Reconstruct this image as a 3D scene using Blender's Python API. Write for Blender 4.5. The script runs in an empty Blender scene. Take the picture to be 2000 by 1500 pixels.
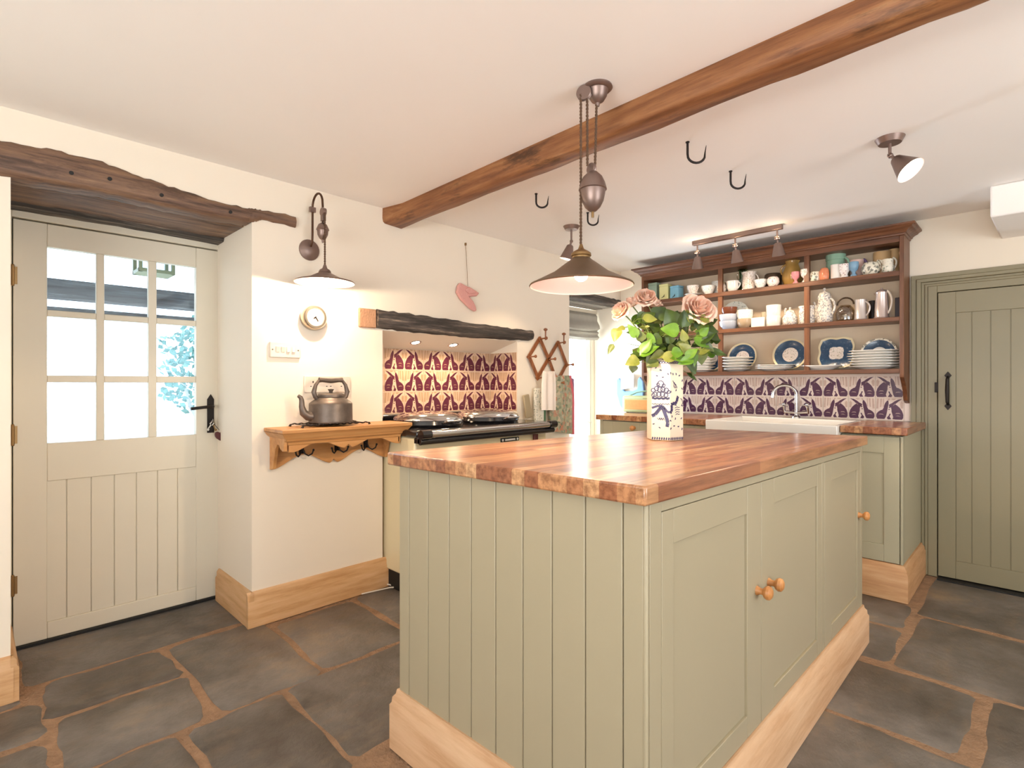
import bpy, bmesh, math, random
from math import sin, cos, pi, radians
from mathutils import Vector, Matrix
random.seed(7)
S = bpy.context.scene
C = S.collection
# ------------------------------------------------------------------ camera, sky, daylight, exposure
TH = radians(44.6)
cd = bpy.data.cameras.new('camera'); cam = bpy.data.objects.new('camera', cd); C.objects.link(cam)
cam.location = (0, 0, 1.15); cam.rotation_euler = (radians(90), 0, TH)
cd.sensor_width = 36; cd.lens = 36 * 1045 / 2000; cd.clip_start = 0.02
S.camera = cam
S.view_settings.view_transform = 'Standard'; S.view_settings.look = 'None'
S.view_settings.gamma = 1; S.view_settings.use_curve_mapping = False
S.view_settings.exposure = 0.3
w = bpy.data.worlds.new('sky'); S.world = w; w.use_nodes = True
bg = w.node_tree.nodes['Background']; bg.inputs[0].default_value = (0.80, 0.90, 1.0, 1); bg.inputs[1].default_value = 3.2

def area(name, loc, direction, sx, sy, energy, col):
    l = bpy.data.lights.new(name, 'AREA'); l.shape = 'RECTANGLE'; l.size = sx; l.size_y = sy
    l.energy = energy; l.color = col
    o = bpy.data.objects.new(name, l); C.objects.link(o); o.location = loc
    o.rotation_euler = Vector(direction).to_track_quat('-Z', 'Z').to_euler()
    return o
# daylight outside the two glazed doors; rear and side lamps are added fill
area('daylight_garden_door', (-3.75, 3.72, 1.15), (1, 0, 0), 1.1, 1.9, 190, (0.84, 0.92, 1.0))
area('daylight_porch_door', (-5.2, 0.9, 2.6), (1, 0, -0.75), 2.2, 1.2, 60, (0.86, 0.93, 1.0))
area('added_fill_rear', (0.1, -2.45, .75), (0, 1, .85), 2.5, 1.2, 190, (1.0, 0.885, 0.77))
area('added_fill_side', (2.55, 1.3, .75), (-1, 0, .85), 2.4, 1.2, 110, (1.0, 0.885, 0.77))

def bulb(name, loc, energy, r=0.02, col=(1.0, 0.70, 0.42)):
    l = bpy.data.lights.new(name, 'POINT'); l.energy = energy; l.shadow_soft_size = r; l.color = col
    o = bpy.data.objects.new(name, l); C.objects.link(o); o.location = loc; return o
def spotl(name, loc, d, energy, ang, col=(1.0, 0.74, 0.48), r=0.02, blend=0.5):
    l = bpy.data.lights.new(name, 'SPOT'); l.energy = energy; l.spot_size = radians(ang); l.spot_blend = blend
    l.shadow_soft_size = r; l.color = col
    o = bpy.data.objects.new(name, l); C.objects.link(o); o.location = loc
    o.rotation_euler = Vector(d).to_track_quat('-Z', 'Z').to_euler(); return o

# ------------------------------------------------------------------ materials
def hx(s):
    s = s.lstrip('#'); v = [int(s[i:i+2], 16) / 255 for i in (0, 2, 4)]
    return tuple(x / 12.92 if x <= .04045 else ((x + .055) / 1.055) ** 2.4 for x in v) + (1,)
def newmat(name):
    m = bpy.data.materials.new(name); m.use_nodes = True
    nt = m.node_tree; return m, nt, nt.nodes['Principled BSDF']
def noise(nt, scale, detail=4, vec=None, rough=.55):
    n = nt.nodes.new('ShaderNodeTexNoise'); n.inputs['Scale'].default_value = scale
    n.inputs['Detail'].default_value = detail; n.inputs['Roughness'].default_value = rough
    if vec: nt.links.new(vec, n.inputs['Vector'])
    return n
def coords(nt, scale=(1, 1, 1), rot=(0, 0, 0)):
    t = nt.nodes.new('ShaderNodeTexCoord'); m = nt.nodes.new('ShaderNodeMapping')
    m.inputs['Scale'].default_value = scale; m.inputs['Rotation'].default_value = rot
    nt.links.new(t.outputs['Object'], m.inputs['Vector']); return m.outputs[0]
def ramp(nt, fac, stops):
    r = nt.nodes.new('ShaderNodeValToRGB'); e = r.color_ramp.elements
    e[0].position, e[0].color = stops[0][0], hx(stops[0][1])
    e[1].position, e[1].color = stops[-1][0], hx(stops[-1][1])
    for p, c in stops[1:-1]:
        k = e.new(p); k.color = hx(c)
    nt.links.new(fac, r.inputs[0]); return r.outputs[0]
def bump(nt, b, h, strength, dist=.01):
    n = nt.nodes.new('ShaderNodeBump'); n.inputs['Strength'].default_value = strength
    n.inputs['Distance'].default_value = dist
    nt.links.new(h, n.inputs['Height']); nt.links.new(n.outputs[0], b.inputs['Normal'])
def mix(nt, fac, a, b):
    m = nt.nodes.new('ShaderNodeMix'); m.data_type = 'RGBA'
    for s, v in ((m.inputs[0], fac), (m.inputs[6], a), (m.inputs[7], b)):
        if hasattr(v, 'links'): nt.links.new(v, s)
        elif isinstance(v, str): s.default_value = hx(v)
        else: s.default_value = v
    return m.outputs[2]

def plain(name, c, rough=.5, metal=0, var=.06, scale=8, bmp=0, coat=0, spec=None):
    m, nt, b = newmat(name)
    n = noise(nt, scale, 4, coords(nt))
    base = hx(c)
    h = nt.nodes.new('ShaderNodeHueSaturation'); h.inputs['Color'].default_value = base
    mr = nt.nodes.new('ShaderNodeMapRange'); mr.inputs[3].default_value = 1 - var; mr.inputs[4].default_value = 1 + var
    nt.links.new(n.outputs[0], mr.inputs[0]); nt.links.new(mr.outputs[0], h.inputs['Value'])
    nt.links.new(h.outputs[0], b.inputs['Base Color'])
    b.inputs['Roughness'].default_value = rough; b.inputs['Metallic'].default_value = metal
    b.inputs['Coat Weight'].default_value = coat
    if spec is not None: b.inputs['Specular IOR Level'].default_value = spec
    if bmp: bump(nt, b, noise(nt, scale * 3, 6, coords(nt)).outputs[0], bmp)
    return m
def wood(name, cols, axis=0, grain=18, rough=.5, bmp=.25, coat=0, knots=False):
    m, nt, b = newmat(name)
    sc = [grain, grain, grain]
    if axis == 'h': sc = [grain * .1, grain * .1, grain]
    else: sc[axis] = grain * .07
    v = coords(nt, tuple(sc)); n = noise(nt, 1.0, 8, v, .65)
    col = ramp(nt, n.outputs[0], cols)
    if knots:
        sc2 = [9, 9, 9]; sc2[0 if axis == 'h' else axis] = 2.2
        n2 = noise(nt, 1.0, 6, coords(nt, tuple(sc2)), .7)
        k = ramp(nt, n2.outputs[0], [(.56, '#000000'), (.68, '#ffffff')])
        col = mix(nt, k, col, knots)
    nt.links.new(col, b.inputs['Base Color'])
    b.inputs['Roughness'].default_value = rough; b.inputs['Coat Weight'].default_value = coat
    b.inputs['Coat Roughness'].default_value = .15
    bump(nt, b, n.outputs[0], bmp, .004); return m
def emit(name, c, s):
    m, nt, b = newmat(name); b.inputs['Base Color'].default_value = hx(c)
    b.inputs['Emission Color'].default_value = hx(c); b.inputs['Emission Strength'].default_value = s; return m
def floral(name, base, spots, scale=60, thr=.28, rough=.2, soft=.7):
    m, nt, b = newmat(name)
    v = nt.nodes.new('ShaderNodeTexVoronoi'); v.inputs['Scale'].default_value = scale
    nn = noise(nt, scale * .8, 3, coords(nt))
    nt.links.new(coords(nt), v.inputs['Vector'])
    f = nt.nodes.new('ShaderNodeMath'); f.operation = 'LESS_THAN'; f.inputs[1].default_value = thr
    nt.links.new(v.outputs['Distance'], f.inputs[0])
    g = nt.nodes.new('ShaderNodeMath'); g.operation = 'GREATER_THAN'; g.inputs[1].default_value = .48
    nt.links.new(nn.outputs[0], g.inputs[0])
    mm = nt.nodes.new('ShaderNodeMath'); mm.operation = 'MULTIPLY'
    nt.links.new(f.outputs[0], mm.inputs[0]); nt.links.new(g.outputs[0], mm.inputs[1])
    sp = ramp(nt, v.outputs['Color'], [(0, spots[0]), (.5, spots[1]), (1, spots[-1])])
    sf = nt.nodes.new('ShaderNodeMath'); sf.operation = 'MULTIPLY'; sf.inputs[1].default_value = soft; nt.links.new(mm.outputs[0], sf.inputs[0])
    nt.links.new(mix(nt, sf.outputs[0], base, sp), b.inputs['Base Color'])
    b.inputs['Roughness'].default_value = rough; return m

M = {}
M['plaster'] = plain('wall_plaster', '#efe4d3', .9, var=.03, scale=2, bmp=.12)
M['ceiling'] = plain('ceiling_plaster', '#fbf6f1', .9, var=.02, scale=1.5, bmp=.05)
M['cream'] = plain('cream_paint', '#e0d7c4', .45, var=.02)
M['sage'] = plain('sage_paint', '#ab9f84', .42, var=.02)
M['sage_pale'] = plain('pale_sage_paint', '#b0aa90', .42, var=.02)
M['green'] = plain('olive_green_paint', '#8c8368', .4, var=.03)
M['groove'] = plain('painted_groove', '#8d8a6c', .6, var=.02)
M['oak'] = wood('light_oak', [(.3, '#b98a58'), (.5, '#d0a475'), (.7, '#dcb48a')], 'h', 34, .5)
M['oak_x'] = wood('light_oak_x', [(.3, '#b98a58'), (.5, '#d0a475'), (.7, '#dcb48a')], 'h', 34, .5)
M['pine'] = wood('waxed_pine', [(.3, '#a8703c'), (.5, '#c98f56'), (.72, '#d9a56c')], 1, 22, .42)
M['beam'] = wood('oak_beam', [(.25, '#4f2f1c'), (.42, '#7d4e2e'), (.6, '#9a6840'), (.78, '#b58a5e')], 0, 34, .5, .7, knots='#4a2e1c')
M['old'] = wood('weathered_oak', [(.3, '#3a281e'), (.45, '#6b5040'), (.6, '#84644c'), (.75, '#a08468')], 1, 48, .48, 1.0, knots='#4a362a')
M['charred'] = wood('charred_oak', [(.3, '#1f1c1b'), (.48, '#413a36'), (.6, '#675c54'), (.7, '#b09a84')], 1, 50, .6, 1.0)
M['mahog'] = wood('stained_shelf_wood', [(.3, '#452a1e'), (.5, '#6a432d'), (.7, '#87593c')], 0, 30, .4)
M['mahog_z'] = wood('stained_post_wood', [(.3, '#4e2e1f'), (.5, '#72482f'), (.7, '#8f6040')], 2, 30, .4)
M['brick'] = plain('bare_brick', '#b4896a', .8, var=.2, scale=30, bmp=.5)
M['bronze'] = plain('aged_bronze', '#8c7870', .42, .8, var=.15, scale=20)
M['iron'] = plain('black_iron', '#2b2523', .5, .6, var=.1)
M['shademetal'] = plain('bronze_shade', '#7f6d5a', .42, .75, var=.15, scale=14)
M['brass'] = plain('aged_brass', '#93754e', .4, .85, var=.1)
M['chrome'] = plain('chrome', '#d8d8da', .12, 1, var=.02)
M['blackenamel'] = plain('black_enamel', '#17161a', .15, 0, var=.05, coat=.6)
M['aga'] = plain('cream_enamel', '#e6d6ae', .25, 0, var=.02, coat=.4)
M['black'] = plain('matt_black', '#141312', .6, 0)
M['white'] = plain('white_ceramic', '#f1ede6', .15, 0, var=.01, coat=.4)
M['plastic'] = plain('white_plastic', '#ddd1c3', .35, 0, var=.01)
M['shadein'] = plain('shade_lining', '#ead8d4', .6, 0, var=.02)
M['knob'] = wood('turned_oak', [(.3, '#b07038'), (.5, '#c98a50'), (.7, '#d9a066')], 0, 40, .4)
M['kettle'] = plain('tarnished_metal', '#6a5f57', .45, .6, var=.5, scale=22, bmp=.05)
M['tile'] = plain('glazed_tile', '#dcbca2', .2, 0, var=.05, scale=20, coat=.3)
M['plum'] = plain('plum_glaze', '#5c2638', .25, 0, var=.25, scale=30)
M['tan'] = plain('tan_glaze', '#b48e6c', .3, 0, var=.2, scale=40)
M['grout'] = plain('tile_grout', '#e8dccd', .8)
M['bulb'] = emit('glowing_bulb', '#fff4ea', 17)
M['bulb_hot'] = emit('bright_bulb', '#fff0d8', 45)
M['darkwood'] = wood('dark_turned_wood', [(.3, '#6e3e20'), (.5, '#8f5530'), (.7, '#a86c44')], 2, 40, .4)
M['down'] = emit('downlight_glass', '#fff0dc', 14)
M['towel'] = plain('white_linen', '#efe3d8', .9, var=.03, scale=60, bmp=.3)
M['leafm'] = None
M['terracotta'] = plain('brown_glaze', '#6a3b28', .2)
M['bluebowl'] = plain('pale_blue_glaze', '#b6bfd0', .2, var=.04)
M['sand'] = plain('sand_glaze', '#ae9a80', .3, var=.1)
M['ochre'] = plain('ochre_glaze', '#ae8a4a', .18, var=.2, scale=14)
M['greenmug'] = plain('sea_green_glaze', '#93b8a0', .2, var=.04)
M['tanmug'] = plain('cane_glaze', '#d2ae7e', .2, var=.08)
M['pinkglaze'] = plain('pink_glaze', '#d98d92', .2, var=.2, scale=60)
M['orange'] = plain('orange_glaze', '#e08a64', .2, var=.3, scale=60)
M['blueglaze'] = plain('blue_glaze', '#7fa6c4', .2, var=.2, scale=60)
M['purple'] = plain('purple_glaze', '#6a5a80', .2)
M['palepink'] = plain('blush_glaze', '#e3c0b4', .2)
M['navy'] = floral('navy_printed_glaze', '#2c4a68', ['#5b82a0', '#1c3048', '#86a5b8'], 90, .35)
M['gold'] = plain('gilt_rim', '#d9c9a4', .3, 0, var=.1)
M['fl_pink'] = floral('pink_sprig_china', '#f0e4da', ['#b8686c', '#7a8a5c', '#c79a8a'], 120, .4)
M['fl_blue'] = floral('blue_sprig_china', '#ecebe6', ['#56658c', '#8090a8', '#4d6a58'], 120, .32)
M['fl_grey'] = floral('grey_print_china', '#ebe3d8', ['#55505c', '#6f7890', '#8c7a70'], 95, .5)
M['fl_green'] = floral('green_sprig_china', '#e8e2d2', ['#4c6a54', '#7a8c6a', '#4b5a6c'], 70, .35)
M['fl_red'] = floral('red_spot_china', '#f2e8e2', ['#a23a48', '#7d2e4a', '#b8585c'], 95, .36)
M['fl_dark'] = floral('dark_band_china', '#e9e2d0', ['#3b4a3c', '#24302c', '#5b4438'], 55, .5)
M['pewter'] = plain('pewter', '#d6cecb', .3, .6, var=.08)
M['silver'] = plain('silver_plate', '#dccdc8', .25, .7, var=.08)
def glass(name, c, f=.12, tint=None):
    m = bpy.data.materials.new(name); m.use_nodes = True; nt = m.node_tree; nt.nodes.clear()
    o = nt.nodes.new('ShaderNodeOutputMaterial'); t = nt.nodes.new('ShaderNodeBsdfTransparent')
    g = nt.nodes.new('ShaderNodeBsdfGlossy'); g.inputs['Roughness'].default_value = .03
    t.inputs[0].default_value = hx(c); mx = nt.nodes.new('ShaderNodeMixShader'); mx.inputs[0].default_value = f
    nt.links.new(t.outputs[0], mx.inputs[1]); nt.links.new(g.outputs[0], mx.inputs[2]); nt.links.new(mx.outputs[0], o.inputs[0])
    return m
M['pane'] = glass('window_glass', '#f6fbff', .04)
M['greenglass'] = glass('green_glass', '#a4c890', .15)
M['clearglass'] = glass('clear_glass', '#efe9e0', .14)

def mk_worktop():
    m, nt, b = newmat('oiled_iroko_staves')
    t = nt.nodes.new('ShaderNodeTexCoord'); mp = nt.nodes.new('ShaderNodeMapping')
    mp.inputs['Rotation'].default_value = (0, 0, radians(90))
    nt.links.new(t.outputs['Object'], mp.inputs[0])
    br = nt.nodes.new('ShaderNodeTexBrick'); br.inputs['Scale'].default_value = 1
    br.inputs['Brick Width'].default_value = .55; br.inputs['Row Height'].default_value = .043
    br.inputs['Mortar Size'].default_value = .0006; br.inputs['Bias'].default_value = 0
    br.inputs['Color1'].default_value = (0, 0, 0, 1); br.inputs['Color2'].default_value = (1, 1, 1, 1)
    br.inputs['Mortar'].default_value = (.2, .2, .2, 1); br.offset = .37
    nt.links.new(mp.outputs[0], br.inputs[0])
    base = ramp(nt, br.outputs[0], [(0, '#97593a'), (.35, '#b47650'), (.7, '#c78f62'), (1, '#d6a678')])
    n = noise(nt, 1, 8, coords(nt, (60, 4, 60)), .65)
    g = ramp(nt, n.outputs[0], [(.35, '#9a8070'), (.6, '#ffffff')])
    mm = nt.nodes.new('ShaderNodeMix'); mm.data_type = 'RGBA'; mm.blend_type = 'MULTIPLY'; mm.inputs[0].default_value = .8
    nt.links.new(base, mm.inputs[6]); nt.links.new(g, mm.inputs[7])
    nt.links.new(mm.outputs[2], b.inputs['Base Color'])
    b.inputs['Roughness'].default_value = .3; b.inputs['Coat Weight'].default_value = .5; b.inputs['Coat Roughness'].default_value = .22
    n3 = noise(nt, 1, 3, coords(nt, (14, 3, 14)))
    bump(nt, b, n3.outputs[0], .18, .01)
    return m
M['worktop'] = mk_worktop()
def mk_slate():
    m, nt, b = newmat('slate_flags')
    v = coords(nt); n = noise(nt, 2.2, 8, v, .65); n2 = noise(nt, 14, 6, coords(nt, (1, .5, 1)), .7)
    c1 = ramp(nt, n.outputs[0], [(.32, '#453d35'), (.46, '#5f5851'), (.57, '#736c66'), (.7, '#8f7e6a')])
    c2 = ramp(nt, n2.outputs[0], [(.5, '#000000'), (.72, '#a0a0a0')])
    nt.links.new(mix(nt, c2, c1, '#8d7860'), b.inputs['Base Color'])
    r = nt.nodes.new('ShaderNodeMapRange'); r.inputs[3].default_value = .28; r.inputs[4].default_value = .5
    nt.links.new(n2.outputs[0], r.inputs[0]); nt.links.new(r.outputs[0], b.inputs['Roughness'])
    n3 = noise(nt, 12, 10, v, .7); bump(nt, b, n3.outputs[0], .6, .012); return m
M['slate'] = mk_slate()
M['mortar'] = plain('lime_mortar', '#94755a', .85, var=.5, scale=22, bmp=1.0)
def mk_patch():
    m, nt, b = newmat('patchwork_quilt')
    v = nt.nodes.new('ShaderNodeTexVoronoi'); v.inputs['Scale'].default_value = 46
    nt.links.new(coords(nt), v.inputs['Vector'])
    c = ramp(nt, v.outputs['Color'], [(.1, '#6f7c66'), (.4, '#a8a88c'), (.55, '#bd7a62'), (.62, '#8a9484'), (.9, '#c4b49a')])
    nt.links.new(c, b.inputs['Base Color']); b.inputs['Roughness'].default_value = .9
    w_ = nt.nodes.new('ShaderNodeTexChecker'); w_.inputs['Scale'].default_value = 60
    nt.links.new(coords(nt, (1, 1, 1), (radians(45), 0, 0)), w_.inputs[0]); bump(nt, b, w_.outputs[1], .3, .004); return m
M['patch'] = mk_patch()
M['pinktrim'] = plain('rose_binding', '#c9606c', .8, var=.1)
M['mauve'] = plain('mauve_lining', '#9a7a98', .85, var=.1)
M['felt'] = floral('pink_print_cotton', '#dfa39a', ['#f0c9be', '#c97f7c', '#efd6cc'], 120, .3, .9)

# ------------------------------------------------------------------ mesh helpers
W = {}
class MB:
    def __init__(s): s.bm = bmesh.new(); s.mi = 0
    def _f(s, vs):
        try: f = s.bm.faces.new(vs)
        except ValueError: return None
        f.material_index = s.mi; f.smooth = True; return f
    def box(s, x0, x1, y0, y1, z0, z1, T=None):
        v = [Vector((x, y, z)) for x in (x0, x1) for y in (y0, y1) for z in (z0, z1)]
        if T: v = [T @ a for a in v]
        b = [s.bm.verts.new(a) for a in v]
        for q in ((0, 1, 3, 2), (4, 6, 7, 5), (0, 4, 5, 1), (2, 3, 7, 6), (0, 2, 6, 4), (1, 5, 7, 3)): s._f([b[i] for i in q])
        return s
    def hexa(s, p):   # 8 points: bottom 4 ccw, top 4 ccw
        b = [s.bm.verts.new(a) for a in p]
        for q in ((3, 2, 1, 0), (4, 5, 6, 7), (0, 1, 5, 4), (1, 2, 6, 5), (2, 3, 7, 6), (3, 0, 4, 7)): s._f([b[i] for i in q])
        return s
    def prism(s, poly, ax, a0, a1, T=None):
        def P(u, v, a):
            p = Vector({'x': (a, u, v), 'y': (u, a, v), 'z': (u, v, a)}[ax]); return T @ p if T else p
        A = [s.bm.verts.new(P(u, v, a0)) for u, v in poly]; B = [s.bm.verts.new(P(u, v, a1)) for u, v in poly]
        n = len(poly); s._f(A); s._f(B[::-1])
        for i in range(n): s._f([A[i], B[i], B[(i + 1) % n], A[(i + 1) % n]])
        return s
    def poly(s, pts):
        s._f([s.bm.verts.new(p) for p in pts]); return s
    def lathe(s, prof, c=(0, 0, 0), n=28, T=None, sx=1, sy=1):
        rings = []
        for r, z in prof:
            if r < 1e-6:
                p = Vector((c[0], c[1], c[2] + z)); rings.append([s.bm.verts.new(T @ p if T else p)])
            else:
                k = []
                for i in range(n):
                    a = 2 * pi * i / n; p = Vector((c[0] + r * sx * cos(a), c[1] + r * sy * sin(a), c[2] + z))
                    k.append(s.bm.verts.new(T @ p if T else p))
                rings.append(k)
        for A, B in zip(rings, rings[1:]):
            for i in range(n):
                j = (i + 1) % n
                if len(A) == 1 and len(B) == 1: continue
                if len(A) == 1: s._f([A[0], B[j], B[i]])
                elif len(B) == 1: s._f([A[i], A[j], B[0]])
                else: s._f([A[i], A[j], B[j], B[i]])
        return s
    def tube(s, pts, r, n=8, cap=True):
        pts = [Vector(p) for p in pts]; R = r if isinstance(r, (list, tuple)) else [r] * len(pts)
        rings = []; up = None
        for i, p in enumerate(pts):
            d = (pts[min(i + 1, len(pts) - 1)] - pts[max(i - 1, 0)]).normalized()
            if up is None: up = Vector((0, 0, 1)) if abs(d.z) < .9 else Vector((1, 0, 0))
            a = d.cross(up)
            if a.length < 1e-4: a = d.cross(Vector((0, 1, 0)))
            a.normalize(); b = a.cross(d).normalized(); up = b
            rings.append([s.bm.verts.new(p + (a * cos(2 * pi * k / n) + b * sin(2 * pi * k / n)) * R[i]) for k in range(n)])
        for A, B in zip(rings, rings[1:]):
            for k in range(n): s._f([A[k], A[(k + 1) % n], B[(k + 1) % n], B[k]])
        if cap: s._f(rings[0][::-1]); s._f(rings[-1])
        return s
    def cyl(s, p0, p1, r0, r1=None, n=20):
        return s.tube([p0, p1], [r0, r0 if r1 is None else r1], n)
    def ball(s, c, r, n=14, T=None, sz=1):
        prof = [(r * sin(pi * i / 8), -r * sz * cos(pi * i / 8)) for i in range(9)]
        prof[0] = (0, prof[0][1]); prof[-1] = (0, prof[-1][1])
        return s.lathe(prof, c, n, T)
    def grid(s, fn, nu, nv, closed=False):
        g = [[s.bm.verts.new(fn(i / nu, j / nv)) for j in range(nv + 1)] for i in range(nu + 1)]
        for i in range(nu):
            for j in range(nv): s._f([g[i][j], g[i + 1][j], g[i + 1][j + 1], g[i][j + 1]])
        return s
    def build(s, name, mats, parent=None, origin=None, bevel=0, ang=38, local=False, recalc=True, seg=2):
        if recalc: bmesh.ops.recalc_face_normals(s.bm, faces=s.bm.faces[:])
        me = bpy.data.meshes.new(name); s.bm.to_mesh(me); s.bm.free()
        for m in (mats if isinstance(mats, (list, tuple)) else [mats]): me.materials.append(m)
        o = bpy.data.objects.new(name, me); C.objects.link(o)
        if parent is not None:
            if not local: me.transform(W[parent].inverted())
            o.parent = parent; W[o] = W[parent]
        else:
            if origin is None:
                v = [q.co for q in me.vertices]
                origin = ((min(q.x for q in v) + max(q.x for q in v)) / 2, (min(q.y for q in v) + max(q.y for q in v)) / 2, min(q.z for q in v))
            if not local: me.transform(Matrix.Translation(origin).inverted())
            o.location = origin; W[o] = Matrix.Translation(origin)
        me.set_sharp_from_angle(angle=radians(ang))
        if bevel:
            b = o.modifiers.new('bevel', 'BEVEL'); b.width = bevel; b.segments = seg; b.limit_method = 'ANGLE'; b.angle_limit = radians(40)
        return o
def thing(name, label, cat, loc=(0, 0, 0), rotz=0, group=None):
    o = bpy.data.objects.new(name, None); C.objects.link(o); o.empty_display_size = .05
    o.location = loc; o.rotation_euler = (0, 0, rotz); W[o] = Matrix.Translation(loc) @ Matrix.Rotation(rotz, 4, 'Z')
    o['label'] = label; o['category'] = cat
    if group: o['group'] = group
    return o
def tag(o, label, cat, group=None):
    o['label'] = label; o['category'] = cat
    if group: o['group'] = group
    return o
def struct(o): o['kind'] = 'structure'; return o
def structure_root(name, loc):
    o = bpy.data.objects.new(name, None); C.objects.link(o); o.location = loc; o.empty_display_size = .05
    W[o] = Matrix.Translation(loc); o['kind'] = 'structure'; return o
def fz(path, amt=.004, seed=0):
    r = random.Random(seed); return [(u + r.uniform(-amt, amt), v + r.uniform(-amt, amt)) for u, v in path]
def copy_tree(o, parent=None):
    c = o.copy(); C.objects.link(c); W[c] = W.get(o)
    if parent is not None: c.parent = parent
    for ch in o.children: copy_tree(ch, c)
    return c

# ------------------------------------------------------------------ room shell
XL, YB, ZC = -2.66, 4.08, 2.15
XR, YF = 1.95, -1.85
b = MB()
for y0, y1, z0, z1, x1 in ((YF - .2, .105, 0, ZC, XL), (.105, .94, 1.93, ZC, XL), (.94, 1.649, 0, ZC, XL),
                           (2.75, 3.346, 0, ZC, XL), (3.346, 4.08, 1.865, ZC, XL)):
    b.box(-3.2, x1, y0, y1, z0, z1)
b.box(-3.2, -2.944, 1.649, 2.75, 0, 1.6)
b.box(-2.944, XL, 1.649, 2.75, 1.56, ZC)
b.box(-3.2, -2.944, 1.649, 2.75, 1.6, ZC)
b.hexa([(-2.944, 1.649, 1.378), (XL, 1.649, 1.455), (XL, 2.75, 1.455), (-2.944, 2.75, 1.378),
        (-2.944, 1.649, 1.56), (XL, 1.649, 1.56), (XL, 2.75, 1.56), (-2.944, 2.75, 1.56)])
struct(b.build('wall_left', M['plaster']))
b = MB(); b.box(-3.2, -.48, YB, YB + .25, 0, ZC); b.box(-.48, .42, YB, YB + .25, 1.735, ZC); b.box(.42, XR, YB, YB + .25, 0, ZC)
struct(b.build('wall_back', M['plaster']))
b = MB()
b.box(-3.2, -1.2, YF - .2, YF, 0, ZC); b.box(1.4, XR + .2, YF - .2, YF, 0, ZC); b.box(-1.2, 1.4, YF - .2, YF, 0, .7); b.box(-1.2, 1.4, YF - .2, YF, 2.0, ZC)
struct(b.build('wall_front', M['plaster']))
b = MB()
b.box(XR, XR + .2, YF, .1, 0, ZC); b.box(XR, XR + .2, 2.5, YB + .25, 0, ZC); b.box(XR, XR + .2, .1, 2.5, 0, .7); b.box(XR, XR + .2, .1, 2.5, 2.0, ZC)
struct(b.build('wall_right', M['plaster']))
b = MB(); b.box(-3.2, XR + .2, YF - .2, YB + .25, ZC, ZC + .2)
struct(b.build('ceiling', M['ceiling']))
b = MB()
b.hexa([(-.178, 3.62, 1.992), (XR, 3.62, 1.992), (XR, YB, 1.965), (-.155, YB, 1.965), (-.178, 3.62, ZC), (XR, 3.62, ZC), (XR, YB, ZC), (-.178, YB, ZC)])
struct(b.build('trim_1', M['ceiling'], bevel=.008))

def added_window(name, root, axis, a0, a1, c, z0=.7, z1=2.0):  # unseen glazed openings, made up to let the fill light in
    r = structure_root(name, root); f = MB(); g = MB()
    def bx(m, p0, p1, q0, q1, t=.03):
        if axis == 'x': m.box(p0, p1, c - t, c + t, q0, q1)
        else: m.box(c - t, c + t, p0, p1, q0, q1)
    n = 3; wd = (a1 - a0) / n
    bx(f, a0, a1, z0, z0 + .06); bx(f, a0, a1, z1 - .06, z1)
    for i in range(n + 1):
        x = a0 + i * wd; bx(f, max(a0, x - .03), min(a1, x + .03), z0 + .06, z1 - .06)
    f.build('window_frame', M['cream'], r, bevel=.004)
    bx(g, a0 + .03, a1 - .03, z0 + .06, z1 - .06, .003); g.build('pane', M['pane'], r)
added_window('added_window_1', (.1, YF - .1, .7), 'x', -1.2, 1.4, YF - .1)
added_window('added_window_2', (XR + .1, 1.3, .7), 'y', .1, 2.5, XR + .1)

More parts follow.
